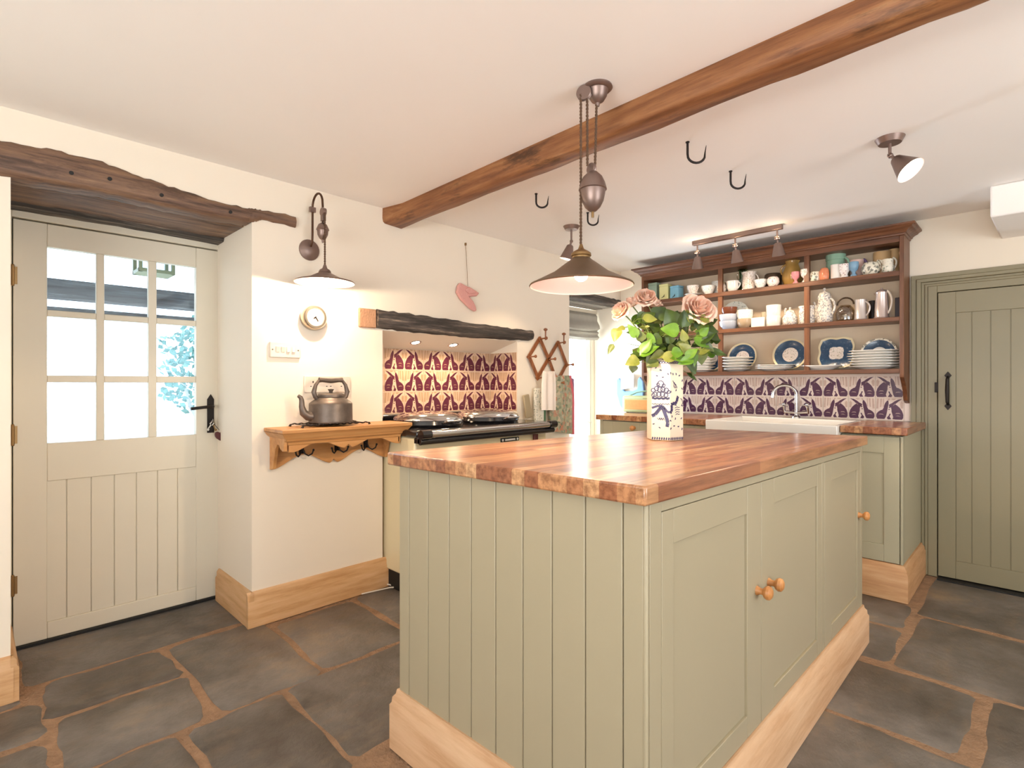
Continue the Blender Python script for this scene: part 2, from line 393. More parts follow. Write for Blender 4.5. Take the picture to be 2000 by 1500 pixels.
# floor: riven slate flags in lime mortar, laid in courses running along the door wall
def flags():
    R = random.Random(11); b = MB(); b.mi = 1
    b.box(-3.2, XR + .2, YF - .2, YB + .25, -.12, -.004); b.mi = 0
    def stone(x0, x1, y0, y1):
        g = .0135; x0 += g; x1 -= g; y0 += g; y1 -= g
        if x1 - x0 < .08 or y1 - y0 < .08: return
        pts = []; n = 11; cr = .022
        cor = [(x0, y0), (x1, y0), (x1, y1), (x0, y1)]
        cor = [(px + R.uniform(-.016, .016), py + R.uniform(-.016, .016)) for px, py in cor]
        for i in range(4):
            a = Vector(cor[i]); c = Vector(cor[(i + 1) % 4]); L = (c - a).length; ph = R.uniform(0, 6)
            for k in range(n):
                t = (cr + (L - 2 * cr) * k / (n - 1)) / L
                p = a.lerp(c, t); nr = Vector((-(c - a).y, (c - a).x)).normalized()
                pts.append(p + nr * (R.uniform(-.0025, .0025) + .005 * sin(k * .9 + ph)))
        n_ = len(pts); cx = sum((p for p in pts), Vector((0, 0))) / n_
        dz = R.uniform(-.0015, .001)
        lo = [b.bm.verts.new((p.x, p.y, -.02)) for p in pts]
        hi = [b.bm.verts.new((p.x, p.y, -.0035 + dz)) for p in pts]
        inn = [b.bm.verts.new((p.x + (cx.x - p.x) * .035, p.y + (cx.y - p.y) * .035, .0 + dz)) for p in pts]
        for i in range(n_):
            j = (i + 1) % n_; b._f([lo[i], lo[j], hi[j], hi[i]]); b._f([hi[i], hi[j], inn[j], inn[i]])
        b._f(inn)
    # measured part near the door
    known = [(-3.2, -2.735, .13, 1.015), (-2.735, -2.40, .18, .60), (-2.40, -2.03, .18, .60), (-2.735, -2.03, .60, 1.0),
             (-2.62, -2.03, 1.0, 1.44), (-2.64, -2.17, 1.44, 2.0), (-2.17, -1.5, 1.44, 2.1), (-2.03, -1.45, .49, .82), (-2.03, -1.3, .16, .49), (-2.03, -1.5, .82, 1.44),
             (-3.2, -2.6, -.45, .18 - .05), (-2.6, -2.3, -.35, .18), (-2.3, -2.03, -.45, .18), (-2.03, -1.6, -.5, .16),
             (-.44, .0, 3.31, 4.3), (-.44, .35, 2.63, 3.31), (-1.2, -.44, 3.06, 3.45), (-1.2, -.44, 2.65, 3.06),
             (-.7, -.15, 2.13, 2.63), (-.15, .4, 2.1, 2.63), (-.7, -.1, 1.55, 2.13), (-.1, .5, 1.5, 2.1), (-.7, -.05, .9, 1.55), (-.05, .5, .8, 1.5),
             (.0, .6, 3.31, 4.3), (.35, .9, 2.63, 3.31)]
    for k in known: stone(*k)
    # random courses elsewhere
    def over(x0, x1, y0, y1):
        return any(x0 < k[1] - .02 and x1 > k[0] + .02 and y0 < k[3] - .02 and y1 > k[2] + .02 for k in known)
    x = -3.2
    while x < XR + .1:
        wd = R.uniform(.35, .55); y = YF - .1
        while y < YB + .2:
            L = R.uniform(.4, .8)
            if not over(x, x + wd, y, y + L): stone(x, x + wd, y, y + L)
            y += L
        x += wd
    return b.build('floor', [M['slate'], M['mortar']], recalc=True, ang=50)
struct(flags())

# skirting boards
def skirting(b, x0, y0, x1, y1, nx, ny, h=.165, t=.022):
    # profile swept between two points, (nx,ny) outward
    pr = [(0, 0), (t, 0), (t, h * .74), (t * .72, h * .8), (t * .72, h * .92), (t * .3, h), (0, h)]
    A = [b.bm.verts.new((x0 + nx * u, y0 + ny * u, z)) for u, z in pr]; B = [b.bm.verts.new((x1 + nx * u, y1 + ny * u, z)) for u, z in pr]
    n = len(pr); b._f(A); b._f(B[::-1])
    for i in range(n): b._f([A[i], B[i], B[(i + 1) % n], A[(i + 1) % n]])
b = MB()
skirting(b, XL, .915, XL, 1.69, 1, 0); skirting(b, -3.12, .94, XL + .0215, .94, 0, -1); skirting(b, XL + .0, 1.649, XL - .06, 1.649, 0, 1)
struct(b.build('baseboard_left', M['oak']))
b = MB(); skirting(b, XL, .112, XL, YF, 1, 0); skirting(b, -3.1, .105, XL + .02, .105, 0, 1)
struct(b.build('baseboard_left', M['oak']))
b = MB(); skirting(b, .45, YB, XR, YB, 0, -1); struct(b.build('baseboard_back', M['oak_x']))

# ------------------------------------------------------------------ door_1: half-glazed cream door
d1 = structure_root('door_1', (-3.16, .545, 0))
b = MB(); b.box(-3.2, -3.15, .09, .128, 0, 1.925); b.box(-3.2, -3.15, .962, 1.0, 0, 1.925); b.box(-3.2, -3.15, .128, .962, 1.872, 1.925)
b.build('door_frame', M['cream'], d1, bevel=.003)
b = MB(); b.box(-3.225, -3.2, .06, .15, 0, 1.93); b.box(-3.225, -3.2, .94, 1.03, 0, 1.93); b.box(-3.225, -3.2, .15, .94, 1.85, 1.96); b.build('gap_blocker', M['black'], d1)  # black strips added behind the frame to block light in the gaps
ys = [.244, .419, .45, .626, .661, .837]; zs = [.885, 1.157, 1.189, 1.454, 1.482, 1.764]
b = MB(); X0, X1 = -3.196, -3.156
b.box(X0, X1, .132, ys[0], .012, 1.866); b.box(X0, X1, ys[5], .957, .012, 1.866)
b.box(X0, X1, ys[0], ys[5], zs[5], 1.866); b.box(X0, X1, ys[0], ys[5], .715, zs[0]); b.box(X0, X1, ys[0], ys[5], .012, .085)
for a, c in ((1, 2), (3, 4)):
    b.box(X0 + .005, X1 - .003, ys[a], ys[c], zs[0], zs[5])
    for p_, r_ in ((0, 1), (2, 3), (4, 5)): b.box(X0 + .005, X1 - .0035, ys[p_], ys[r_], zs[a], zs[c])
b.build('door_leaf', M['cream'], d1, bevel=.003)
b = MB(); n = 7; y0, y1 = .223, .842
for i in range(n):
    a = y0 + (y1 - y0) * i / n; c = y0 + (y1 - y0) * (i + 1) / n; b.box(X0 + .004, X1 - .006, a + .0015, c - .0015, .085, .716)
b.box(X0 + .004, X1 - .012, y0, y1, .085, .716)
b.build('boarded_panel', M['cream'], d1, bevel=.002)
for i in range(3):
    for j in range(3):
        b = MB(); b.box(-3.18, -3.176, ys[2 * i], ys[2 * i + 1], zs[2 * j], zs[2 * j + 1]); b.build('pane', M['pane'], d1)
b = MB(); b.box(-3.19, -3.14, .13, .96, .0, .012); b.build('threshold', M['black'], d1)
for z in (1.62, .93, .28):
    b = MB(); b.cyl((-3.149, .131, z - .04), (-3.149, .131, z + .04), .006, n=10)
    for q in (-.042, .042): b.ball((-3.149, .131, z + q), .006, 8)
    b.box(-3.157, -3.153, .118, .146, z - .038, z + .038); b.build('hinge', M['brass'], d1)
b = MB(); hp = [(.888, .89), (.921, .89), (.921, 1.068), (.905, 1.096), (.888, 1.068)]
b.prism(hp, 'x', -3.156, -3.150); b.build('handle_plate', M['iron'], d1, bevel=.001)
b = MB(); b.tube([(-3.15, .905, 1.03), (-3.12, .905, 1.03), (-3.112, .895, 1.03), (-3.11, .86, 1.028), (-3.11, .80, 1.022)], [.011, .009, .009, .008, .008], 10)
b.build('door_handle', M['iron'], d1)
b = MB(); b.box(-3.150, -3.142, .963, .973, 1.0, 1.06); b.build('lock_keep', M['iron'], d1)

kr = thing('key_bunch', 'bunch of keys with a dark red heart-shaped fob hanging in the door lock', 'keys', (-3.12, .92, .93))
b = MB(); b.tube([(-3.15, .905, .955), (-3.128, .905, .955)], .003, 6); b.lathe([(.0, -.001), (.011, -.001), (.011, .001), (0, .001)], (0, 0, 0), 12, Matrix.Translation((-3.125, .905, .955)) @ Matrix.Rotation(pi / 2, 4, 'X'))
b.build('key', M['chrome'], kr)
for k, (dy, dz, a) in enumerate(((-.012, -.03, .3), (.004, -.034, -.2), (.014, -.028, -.6))):
    b = MB(); T = Matrix.Translation((-3.122 + .003 * k, .905, .948)) @ Matrix.Rotation(a, 4, 'X')
    b.box(-.001, .001, -.003, .003, -.05, 0, T); b.box(-.001, .001, -.009, .009, -.016, 0, T); b.box(-.001, .001, .003, .008, -.05, -.04, T)
    b.build('key', [M['brass'], M['iron'], M['chrome']][k], kr)
b = MB(); hp = []
for i in range(24):
    t = 2 * pi * i / 24; hp.append((.0018 * 16 * sin(t) ** 3, .0026 * (13 * cos(t) - 5 * cos(2 * t) - 2 * cos(3 * t) - cos(4 * t))))
T = Matrix.Translation((-3.113, .945, .872)) @ Matrix.Rotation(.35, 4, 'X')
b.prism(hp, 'x', -.006, .006, T); b.build('heart_fob', plain('dark_red_leather', '#5a2a2c', .4), kr, bevel=.004)
b = MB(); b.tube([(-3.118, .905, .948), (-3.116, .92, .925), (-3.113, .935, .905)], .0015, 6); b.build('ring', M['iron'], kr)

# ------------------------------------------------------------------ porch outside door_1
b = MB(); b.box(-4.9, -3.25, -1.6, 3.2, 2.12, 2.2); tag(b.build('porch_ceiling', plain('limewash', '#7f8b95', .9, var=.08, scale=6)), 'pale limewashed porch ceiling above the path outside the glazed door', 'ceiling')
b = MB(); top = []; R = random.Random(3)
for (p0, p1, z0, z1, x) in ((-1.6, 3.2, 1.70, 1.82, -4.5),):
    b.box(x - .08, x + .06, p0, p1, z0, z1); b.box(x - .3, x - .16, p0, p1, 1.63, 1.665)
tag(b.build('porch_beam', wood('grey_oak', [(.3, '#2f353c'), (.55, '#565e66'), (.75, '#8a949c')], 1, 40, .8), bevel=.01), 'weathered grey beam spanning the porch outside the glazed door', 'beam')
lan = thing('hanging_lantern', 'pale green square lantern hanging in the porch outside the glazed door', 'lantern', (-3.7, .76, 1.79))
b = MB()
for sy in (-1, 1):
    for sx in (-1, 1): b.box(-3.7 + sx * .075 - .009, -3.7 + sx * .075 + .009, .76 + sy * .08 - .009, .76 + sy * .08 + .009, 1.79, 2.02)
for z in (1.79, 2.0): b.box(-3.785, -3.615, .671, .849, z, z + .02)
b.build('frame', plain('lantern_paint', '#8a9678', .5), lan)
for x_ in (-3.77, -3.634):
    b = MB(); b.box(x_, x_ + .004, .69, .83, 1.81, 2.0); b.build('glass', M['pane'], lan)
b = MB(); b.tube([(-3.7, .76, 2.02), (-3.7, .76, 2.12)], .004, 6); b.build('chain', M['iron'], lan)
b = MB(); b.box(-30, -3.25, -16, 18, -.14, -.05); struct(b.build('ground', plain('pale_gravel', '#c9c6bc', .95, var=.1, scale=3)))
tree = thing('garden_tree', 'small leafy tree outside seen through the right-hand door panes', 'tree', (-8.2, 2.35, -.05))
b = MB(); b.tube([(-8.2, 2.35, -.05), (-8.2, 2.33, .5), (-8.15, 2.3, 1.0), (-8.2, 2.4, 1.6)], [.07, .05, .04, .02], 8)
b.tube([(-8.2, 2.33, .45), (-8.2, 2.1, .85), (-8.2, 2.0, 1.3)], [.04, .025, .01], 8); b.build('trunk', plain('tree_bark', '#b8bcc0', .9, var=.15), tree)
b = MB(); R = random.Random(5)
for i in range(900):
    a = R.uniform(0, 2 * pi); rr = R.random() ** .5; c = Vector((-8.2 + .5 * rr * cos(a), 2.35 + .62 * rr * sin(a), 1.35 + R.uniform(-.75, .8) * (1.1 - .6 * rr)))
    u = Vector((R.uniform(-1, 1), R.uniform(-1, 1), R.uniform(-1, 1))).normalized() * .05; v = u.cross(Vector((R.uniform(-1, 1), R.uniform(-1, 1), R.uniform(-1, 1)))).normalized() * .034
    b.poly([c - u, c + v, c + u, c - v])
b.build('foliage', plain('overexposed_leaf', '#6f9c98', .6, var=.3, scale=6), tree, recalc=False)  # washed-out blue-green of the overexposed view put into the leaf colour
b = MB(); b.box(-9.6, -9.3, -6, 10, -.1, .45); tag(b.build('garden_wall', plain('pale_stone', '#d8d8d2', .9, var=.2, scale=5)), 'low pale stone garden wall beyond the porch', 'wall')

# ------------------------------------------------------------------ timbers
def timber_y(name, mat, prof, x0, x1, label, seed, amp=.006, sub=6, parent=None):
    # prof: list of (y, ztop, zbot); lofted with rounded, uneven section
    R = random.Random(seed); b = MB(); rings = []
    pts = []
    for (a, c) in zip(prof, prof[1:]):
        for k in range(sub):
            t = k / sub; pts.append(tuple(a[i] + (c[i] - a[i]) * t for i in range(3)))
    pts.append(prof[-1])
    off = [R.uniform(-1, 1) for _ in range(200)]
    for i, (y, zt, zb) in enumerate(pts):
        h = zt - zb; e = min(.02, h * .25)
        sec = [(x0, zb), (x1 - e, zb), (x1 - .004, zb + e * .5), (x1, zb + e * 1.5), (x1 + .002, (zt + zb) / 2), (x1 - .002, zt - e), (x1 - .007, zt - .003), (x1 - .02, zt), (x0, zt)]
        wob = amp * off[i]
        rings.append([b.bm.verts.new((x + (R.uniform(-.4, .4) * amp if k not in (0, 8) else 0), y, z + (wob if k > 4 else wob * .5) + R.uniform(-.3, .3) * amp)) for k, (x, z) in enumerate(sec)])
    n = 9
    for A, B in zip(rings, rings[1:]):
        for k in range(n): b._f([A[k], A[(k + 1) % n], B[(k + 1) % n], B[k]])
    b._f(rings[0]); b._f(rings[-1][::-1])
    return b
lt = thing('timber_lintel', 'old dark rough-hewn oak lintel with peg holes above the glazed door', 'lintel', (-2.9, .5, 1.9))
tp = [(-.6, 2.03, 1.90), (.0, 2.02, 1.898), (.159, 2.032, 1.90), (.246, 2.036, 1.904), (.371, 2.034, 1.912), (.489, 2.013, 1.910), (.618, 1.995, 1.905), (.778, 1.978, 1.905), (.92, 1.98, 1.912), (.955, 1.983, 1.922), (.985, 1.985, 1.938), (1.147, 1.992, 1.936)]
timber_y('x', None, tp, -2.74, -2.642, '', 4, .004).build('front_timber', M['old'], lt, ang=60)
b = timber_y('x', None, [(.106, 1.95, 1.912), (.3, 1.95, 1.918), (.6, 1.95, 1.914), (.939, 1.95, 1.915)], -3.149, -2.76, '', 6, .004); b.build('soffit_timber', M['old'], lt, ang=60)
b = timber_y('x', None, [(.106, 1.93, 1.899), (.5, 1.932, 1.905), (.939, 1.93, 1.898)], -3.149, -3.05, '', 8, .003); b.build('rear_timber', M['charred'], lt, ang=60)
b = MB()
for px_, z in ((.274, 1.958), (.393, 1.968), (.57, 1.948), (.84, 1.938)):
    b.cyl((-2.645, px_, z), (-2.6375, px_, z), .0075, n=12)
b.build('peg_hole', M['black'], lt)
lt2 = thing('timber_lintel', 'charred black oak lintel over the range cooker alcove', 'lintel', (-2.66, 2.25, 1.47))
timber_y('x', None, [(1.607, 1.570, 1.466), (1.819, 1.566, 1.457), (2.086, 1.559, 1.455), (2.387, 1.548, 1.455), (2.677, 1.542, 1.459), (2.86, 1.543, 1.468), (2.90, 1.537, 1.475)], -2.70, -2.632, '', 9, .005).build('timber', M['charred'], lt2, ang=60)
b = MB(); b.box(-2.70, -2.648, 1.497, 1.604, 1.462, 1.568); b.build('end_brick', M['brick'], lt2, bevel=.006)
lt3 = thing('timber_lintel', 'dark timber lintel over the recess of the bright garden door', 'lintel', (-2.66, 3.7, 1.84))
timber_y('x', None, [(3.35, 1.90, 1.836), (3.6, 1.902, 1.838), (3.85, 1.90, 1.84), (4.075, 1.895, 1.842)], -2.75, -2.645, '', 12, .004).build('timber', M['charred'], lt3, ang=60)
for k in range(2):
    b = MB(); b.box(-2.945 + k * .098, -2.85 + k * .098, 3.35, 4.075, 1.834 + .004 * k, 1.862); b.build('soffit_board', wood('grey_board', [(.3, '#75706a'), (.6, '#a09a94'), (.8, '#b5b0aa')], 1, 18, .6), lt3, bevel=.004)
# ceiling beam
def ceiling_beam():
    R = random.Random(21); b = MB(); rings = []; n_ = 60
    def wob(i, k): return (sin(i * .9 + k * 2.1) + sin(i * .37 + k)) * .0018 + R.uniform(-.0015, .0015)
    for i in range(n_ + 1):
        x = XL + (XR - XL) * i / n_; yf = 1.607 - .028 * x; yb = yf + .108; zb = 2.062
        if i < 2: yf -= .035 * (1 - i / 2)
        sec = [(yf + .003, ZC), (yf, 2.12), (yf + .001, 2.09), (yf + .006, zb + .012), (yf + .016, zb + .002), (yf + .055, zb), (yb - .014, zb + .001), (yb - .003, zb + .01), (yb, 2.1), (yb, ZC)]
        rings.append([b.bm.verts.new((x, y + (wob(i, k) if 0 < k < 9 else 0), z + (wob(i, k + 5) if 1 < k < 8 else 0))) for k, (y, z) in enumerate(sec)])
    for A, B in zip(rings, rings[1:]):
        for k in range(10): b._f([A[k], A[(k + 1) % 10], B[(k + 1) % 10], B[k]])
    b._f(rings[0]); b._f(rings[-1][::-1])
    return tag(b.build('ceiling_beam', M['beam'], ang=60), 'long brown oak beam crossing the ceiling above the island', 'beam')
ceiling_beam()

# ------------------------------------------------------------------ ceiling hooks
def hook(x, y, s, label):
    b = MB(); pts = [(0, 0, 0), (0, 0, -.05 * s)]
    for i in range(1, 10):
        a = pi * i / 10; pts.append((.036 * s * (1 - cos(a)), 0, -.055 * s - .032 * s * sin(a)))
    pts.append((.072 * s, 0, -.045 * s)); pts.append((.077 * s, 0, -.015 * s))
    n = len(pts); b.tube(pts, [.005] * (n - 3) + [.0045, .003, .001], 8); b.cyl((0, 0, 0), (0, 0, -.004), .008, n=10)
    o = b.build('ceiling_hook', M['iron'], origin=(x, y, ZC), local=True); o.rotation_euler = (0, 0, TH)
    tag(o, label, 'hook', 'iron hooks in the ceiling')
hook(-1.035, 2.082, 1.0, 'iron ceiling hook right of the pendant, nearer the beam')
hook(-1.033, 2.509, .95, 'iron ceiling hook above the three-lamp spotlight bar')
hook(-1.882, 2.089, .85, 'iron ceiling hook between the pendant cords and the door wall')
hook(-1.876, 2.531, .85, 'iron ceiling hook seen just under the pendant counterweight')
b = MB(); b.tube([(-2.44, 1.85, ZC), (-2.438, 1.85, ZC - .028), (-2.432, 1.855, ZC - .03)], .003, 6); tag(b.build('bent_nail', M['iron']), 'small bent nail in the ceiling behind the beam', 'nail')

# ------------------------------------------------------------------ pendant lamp
def cord(b, p0, p1, r=.0028, turns=60):
    p0, p1 = Vector(p0), Vector(p1); L = (p1 - p0).length; turns = max(4, int(L / .022)); n = turns * 6
    for ph in (0, pi):
        b.tube([p0.lerp(p1, i / n) + Vector((cos(ph + 2 * pi * turns * i / n), sin(ph + 2 * pi * turns * i / n), 0)) * r * .8 for i in range(n + 1)], r, 5)
def shade(root, c, r, ztop, zrim, neck, mat, T=None, inner=None):
    b = MB(); h = ztop - zrim
    b.mi = 0; b.lathe([(neck, h), (neck + .004, h * .97), (r * .55, h * .45), (r * .97, .006), (r, .004), (r + .002, 0), (r - .001, -.002)], c, 48, T)
    b.mi = 1; b.lathe([(r - .001, -.002), (r - .004, .002), (r * .55, h * .45 - .003), (neck - .001, h * .92), (0, h * .92)], c, 48, T)
    return b.build('lamp_shade', [mat, inner or M['shadein']], root, recalc=False)
PX, PY = -1.059, 1.484
pd = thing('pendant_lamp', 'rise-and-fall bronze pendant lamp with conical shade hanging over the island', 'lamp', (PX, PY, ZC), TH)
Tp = W[pd]
def L(u, v, z): return Tp @ Vector((u, v, z - ZC))
b = MB(); b.lathe([(0, 0), (.048, 0), (.05, -.006), (.044, -.012), (.036, -.013), (.034, -.016), (.031, -.032), (.021, -.048), (.008, -.056), (.006, -.066), (0, -.067)], (0, 0, 0), 32, Tp)
b.build('ceiling_rose', M['bronze'], pd)
b = MB(); b.lathe([(0, -.007), (.024, -.007), (.026, -.005), (.022, -.002), (.022, .002), (.026, .005), (.024, .007), (0, .007)], (0, 0, 0), 24, Matrix.Translation(L(-.047, -.012, ZC - .027)) @ Matrix.Rotation(TH + radians(65), 4, 'Z') @ Matrix.Rotation(pi / 2, 4, 'Y'))
b.tube([L(-.047, -.012, ZC - .027), L(-.02, -.006, ZC - .012)], .006, 8)
b.build('pulley', M['bronze'], pd)
ZW = 1.87
b = MB(); cord(b, L(-.058, -.012, ZC - .03), L(-.058, -.012, 1.602)); cord(b, L(-.037, -.012, ZC - .03), L(-.036, -.012, ZW + .01)); cord(b, L(-.004, -.002, ZC - .06), L(-.01, -.008, ZW + .01))
b.build('twisted_cord', plain('brown_braided_flex', '#5b4230', .8, var=.3, scale=120), pd)
b = MB(); b.lathe([(0, -.006), (.018, -.006), (.019, -.004), (.015, 0), (.019, .004), (.018, .006), (0, .006)], (0, 0, 0), 20, Matrix.Translation(L(-.022, -.01, ZW)) @ Matrix.Rotation(TH + .6, 4, 'Z') @ Matrix.Rotation(pi / 2, 4, 'Y'))
b.build('pulley', M['bronze'], pd)
b = MB(); b.lathe([(0, .03), (.006, .028), (.008, .014), (.016, .01), (.032, -.006), (.041, -.026), (.046, -.044), (.047, -.048), (.042, -.05), (.041, -.062), (.036, -.086), (.026, -.106), (.012, -.12), (0, -.123)], tuple(L(-.018, -.01, ZW - .022)), 28)
b.build('counterweight', M['bronze'], pd)
b = MB(); b.cyl(L(-.018, -.01, ZW - .143), L(-.018, -.01, ZW - .163), .0045); b.build('ferrule', M['brass'], pd)
SC = L(-.057, -.012, 1.478); SC = (SC.x, SC.y, SC.z)
b = MB(); b.lathe([(0, .142), (.004, .14), (.008, .128), (.011, .122), (.026, .114), (.033, .108), (.034, .1), (.03, .097), (.03, .092), (0, .092)], SC, 28); b.build('shade_cap', M['brass'], pd)
shade(pd, SC, .172, SC[2] + .094, SC[2], .026, M['shademetal'])
b = MB(); b.ball((SC[0], SC[1], SC[2] + .038), .024, 16); b.cyl((SC[0], SC[1], SC[2] + .06), (SC[0], SC[1], SC[2] + .09), .014); b.build('light_bulb', M['bulb'], pd)
spotl('pendant_light', (SC[0], SC[1], SC[2] + .004), (0, 0, -1), 24, 174, (1.0, .72, .45), .02, .1)

# ------------------------------------------------------------------ wall lamp
wl = thing('wall_lamp', 'bronze swan-neck rise-and-fall wall lamp lit beside the glazed door', 'lamp', (XL, 1.22, 1.83))
b = MB(); b.lathe([(0, .022), (.02, .02), (.036, .014), (.052, .006), (.054, 0), (0, 0)], (0, 0, 0), 28, Matrix.Translation((XL, 1.22, 1.835)) @ Matrix.Rotation(pi / 2, 4, 'Y'))
b.build('wall_plate', M['bronze'], wl)
b = MB(); pts = [(XL + .02, 1.22, 1.85), (XL + .035, 1.22, 1.87), (XL + .038, 1.22, 1.92), (XL + .038, 1.22, 2.04)]
for i in range(1, 10):
    a = pi * i / 10; pts.append((XL + .038 + .055 * (1 - cos(a)), 1.22, 2.04 + .06 * sin(a)))
pts += [(XL + .15, 1.22, 2.02)]
b.tube(pts, .0055, 10); b.build('swan_neck_arm', plain('brown_bronze', '#5a4030', .4, .8), wl)
b = MB(); b.box(XL + .029, XL + .045, 1.205, 1.235, 2.02, 2.045); b.build('collar', M['bronze'], wl)
b = MB(); b.cyl((XL + .155, 1.211, 1.995), (XL + .155, 1.229, 1.995), .02, n=18); b.box(XL + .142, XL + .168, 1.212, 1.228, 1.95, 2.0); b.build('pulley', M['bronze'], wl)
b = MB(); b.lathe([(0, .045), (.006, .04), (.02, .03), (.029, .01), (.031, .004), (.027, .001), (.025, -.02), (.016, -.038), (.006, -.046), (.004, -.06), (0, -.061)], (XL + .145, 1.222, 1.905), 24); b.build('counterweight', M['bronze'], wl)
b = MB(); cord(b, (XL + .172, 1.22, 1.99), (XL + .172, 1.22, 1.73)); cord(b, (XL + .148, 1.222, 1.99), (XL + .147, 1.222, 1.945)); b.build('twisted_cord', plain('flex', '#5b4230', .8, var=.3, scale=120), wl)
WC = (XL + .172, 1.22, 1.645)
b = MB(); b.lathe([(0, .09), (.006, .088), (.012, .07), (.024, .062), (.03, .052), (.026, .046), (0, .046)], WC, 24); b.build('shade_cap', M['bronze'], wl)
shade(wl, WC, .14, 1.645 + .05, 1.645, .024, M['bronze'], inner=M['shadein'])
b = MB(); b.ball((WC[0], WC[1], WC[2] + .012), .022, 14); b.build('light_bulb', M['bulb_hot'], wl)
bulb('wall_lamp_light', (WC[0], WC[1], WC[2] - .014), 12, .012, (1.0, .76, .52))

# ------------------------------------------------------------------ spotlights
def spot_head(root, j, d, s=1.0, r1=.042, ln=.085, lit=14):
    """j: knuckle point, d: direction of beam"""
    d = Vector(d).normalized(); T = Matrix.Translation(j) @ d.to_track_quat('Z', 'Y').to_matrix().to_4x4()
    b = MB(); b.ball(j, .011); b.tube([Vector(j), Vector(j) + d * .03], .007, 10)
    b.box(-.018, .018, -.003, .003, -.003, .003, T); b.build('knuckle', M['bronze'], root)
    b = MB(); z0 = .025
    b.mi = 0; b.lathe([(0, z0), (.016, z0), (.021, z0 + .006), (r1, z0 + ln), (r1 + .001, z0 + ln + .002)], (0, 0, 0), 28, T)
    b.mi = 1; b.lathe([(r1 + .001, z0 + ln + .002), (r1 - .002, z0 + ln), (.02, z0 + .012), (0, z0 + .012)], (0, 0, 0), 28, T)
    b.build('lamp_shade', [M['bronze'], M['shadein']], root, recalc=False)
    b = MB(); b.lathe([(0, z0 + .045), (r1 * .62, z0 + .05), (r1 * .68, z0 + ln - .022), (0, z0 + ln - .012)], (0, 0, 0), 20, T); b.build('light_bulb', M['down'], root)
    p = Vector(j) + d * (z0 + ln + .004)
    return p, d
sp = thing('ceiling_spotlight', 'lit bronze ceiling spotlight on a round base, tilted towards the green door', 'spotlight', (-.434, 2.63, ZC), 0)
b = MB(); b.lathe([(0, -.022), (.04, -.022), (.05, -.004), (.052, 0), (0, 0)], (-.434, 2.63, ZC), 32); b.build('base', M['bronze'], sp)
b = MB(); b.cyl((-.434, 2.63, ZC - .02), (-.434, 2.63, ZC - .065), .006); b.build('stem', M['bronze'], sp)
p, d = spot_head(sp, (-.432, 2.628, ZC - .072), (.43, -.12, -.52), r1=.052, ln=.085)
spotl('spotlight_beam', p, d, 26, 150)
sp = thing('ceiling_spotlight', 'small bronze ceiling spotlight on a round base beyond the pendant shade', 'spotlight', (-2.114, 2.68, ZC), 0)
b = MB(); b.lathe([(0, -.022), (.04, -.022), (.05, -.004), (.052, 0), (0, 0)], (-2.114, 2.68, ZC), 32); b.build('base', M['bronze'], sp)
b = MB(); b.cyl((-2.114, 2.68, ZC - .02), (-2.114, 2.68, ZC - .085), .006); b.build('stem', M['bronze'], sp)
p, d = spot_head(sp, (-2.114, 2.68, ZC - .095), (-.25, -.12, -1), r1=.045, ln=.09)
spotl('spotlight_beam', p, d, 9, 100)
sb = thing('spotlight_bar', 'bronze ceiling bar with three small cone spotlights in front of the crockery shelves', 'spotlight', (-1.44, 3.57, ZC))
b = MB(); b.box(-1.735, -1.145, 3.553, 3.587, ZC - .03, ZC); b.build('bar', M['bronze'], sb, bevel=.004)
for x, dd, pw in ((-1.702, (-.12, .3, -1), 8), (-1.439, (.02, .3, -1), 8), (-1.176, (0, .3, -1), 8)):
    b = MB(); b.cyl((x, 3.57, ZC - .03), (x, 3.57, ZC - .075), .0055); b.tube([(x - .018, 3.57, ZC - .072), (x + .012, 3.57, ZC - .072)], .003, 6); b.build('stem', M['bronze'], sb)
    p, d = spot_head(sb, (x, 3.57, ZC - .085), dd, r1=.04, ln=.08)
    spotl('spotlight_beam', p, d, pw, 140, blend=1)
    spotl('vent_glow', (x, 3.555, ZC - .085), (0, .1, 1), .35, 176, r=.012, blend=.3)
# alcove downlights
for k, (y, lab) in enumerate(((1.985, 'left recessed downlight in the alcove soffit over the cooker'), (2.29, 'right recessed downlight in the alcove soffit over the cooker'))):
    z = 1.4125; x = -2.815; T = Matrix.Translation((x, y, z)) @ Matrix.Rotation(-.265, 4, 'Y')
    dl = thing('downlight', lab, 'downlight', (x, y, z), 0, 'downlights in the cooker alcove')
    b = MB(); b.lathe([(.026, -.002), (.033, -.004), (.038, 0), (.026, .002)], (0, 0, 0), 24, T); b.build('bezel', M['chrome'], dl)
    b = MB(); b.lathe([(0, -.0015), (.026, -.0015), (.026, .002), (0, .002)], (0, 0, 0), 24, T); b.build('lamp', M['down'], dl)
    spotl('downlight_beam', (x, y, z - .012), (.22, 0, -1), 10, 176, r=.03, blend=1)

# ------------------------------------------------------------------ kitchen island
def settle(o):   # the old floor falls away slightly under the island: everything on it follows
    for v in o.data.vertices:
        g = W[o] @ v.co
        v.co.z += (.0163 * (g.x + .545) - .0171 * (g.y - .925)) * max(0, min(1, g.z / .1))
IX0, IX1, IY0, IY1 = -1.443, -.562, .955, 2.79
isl = thing('kitchen_island', 'large sage green kitchen island with boarded end and panelled doors', 'kitchen island', (-1.0, 1.88, 0))
b = MB(); b.box(IX0 + .012, IX1 - .022, IY0 + .012, IY1 - .01, .03, .908); settle(b.build('carcass', M['sage'], isl))
b = MB(); gx = [IX0, -1.39, -1.292, -1.193, -1.098, -1.002, -.905, -.811, -.715, -.618, IX1 - .006]
for a, c in zip(gx, gx[1:]): b.box(a + .0012, c - .0012, IY0, IY0 + .014, .15, .909)
settle(b.build('boarded_end_panel', M['sage'], isl, bevel=.0025))
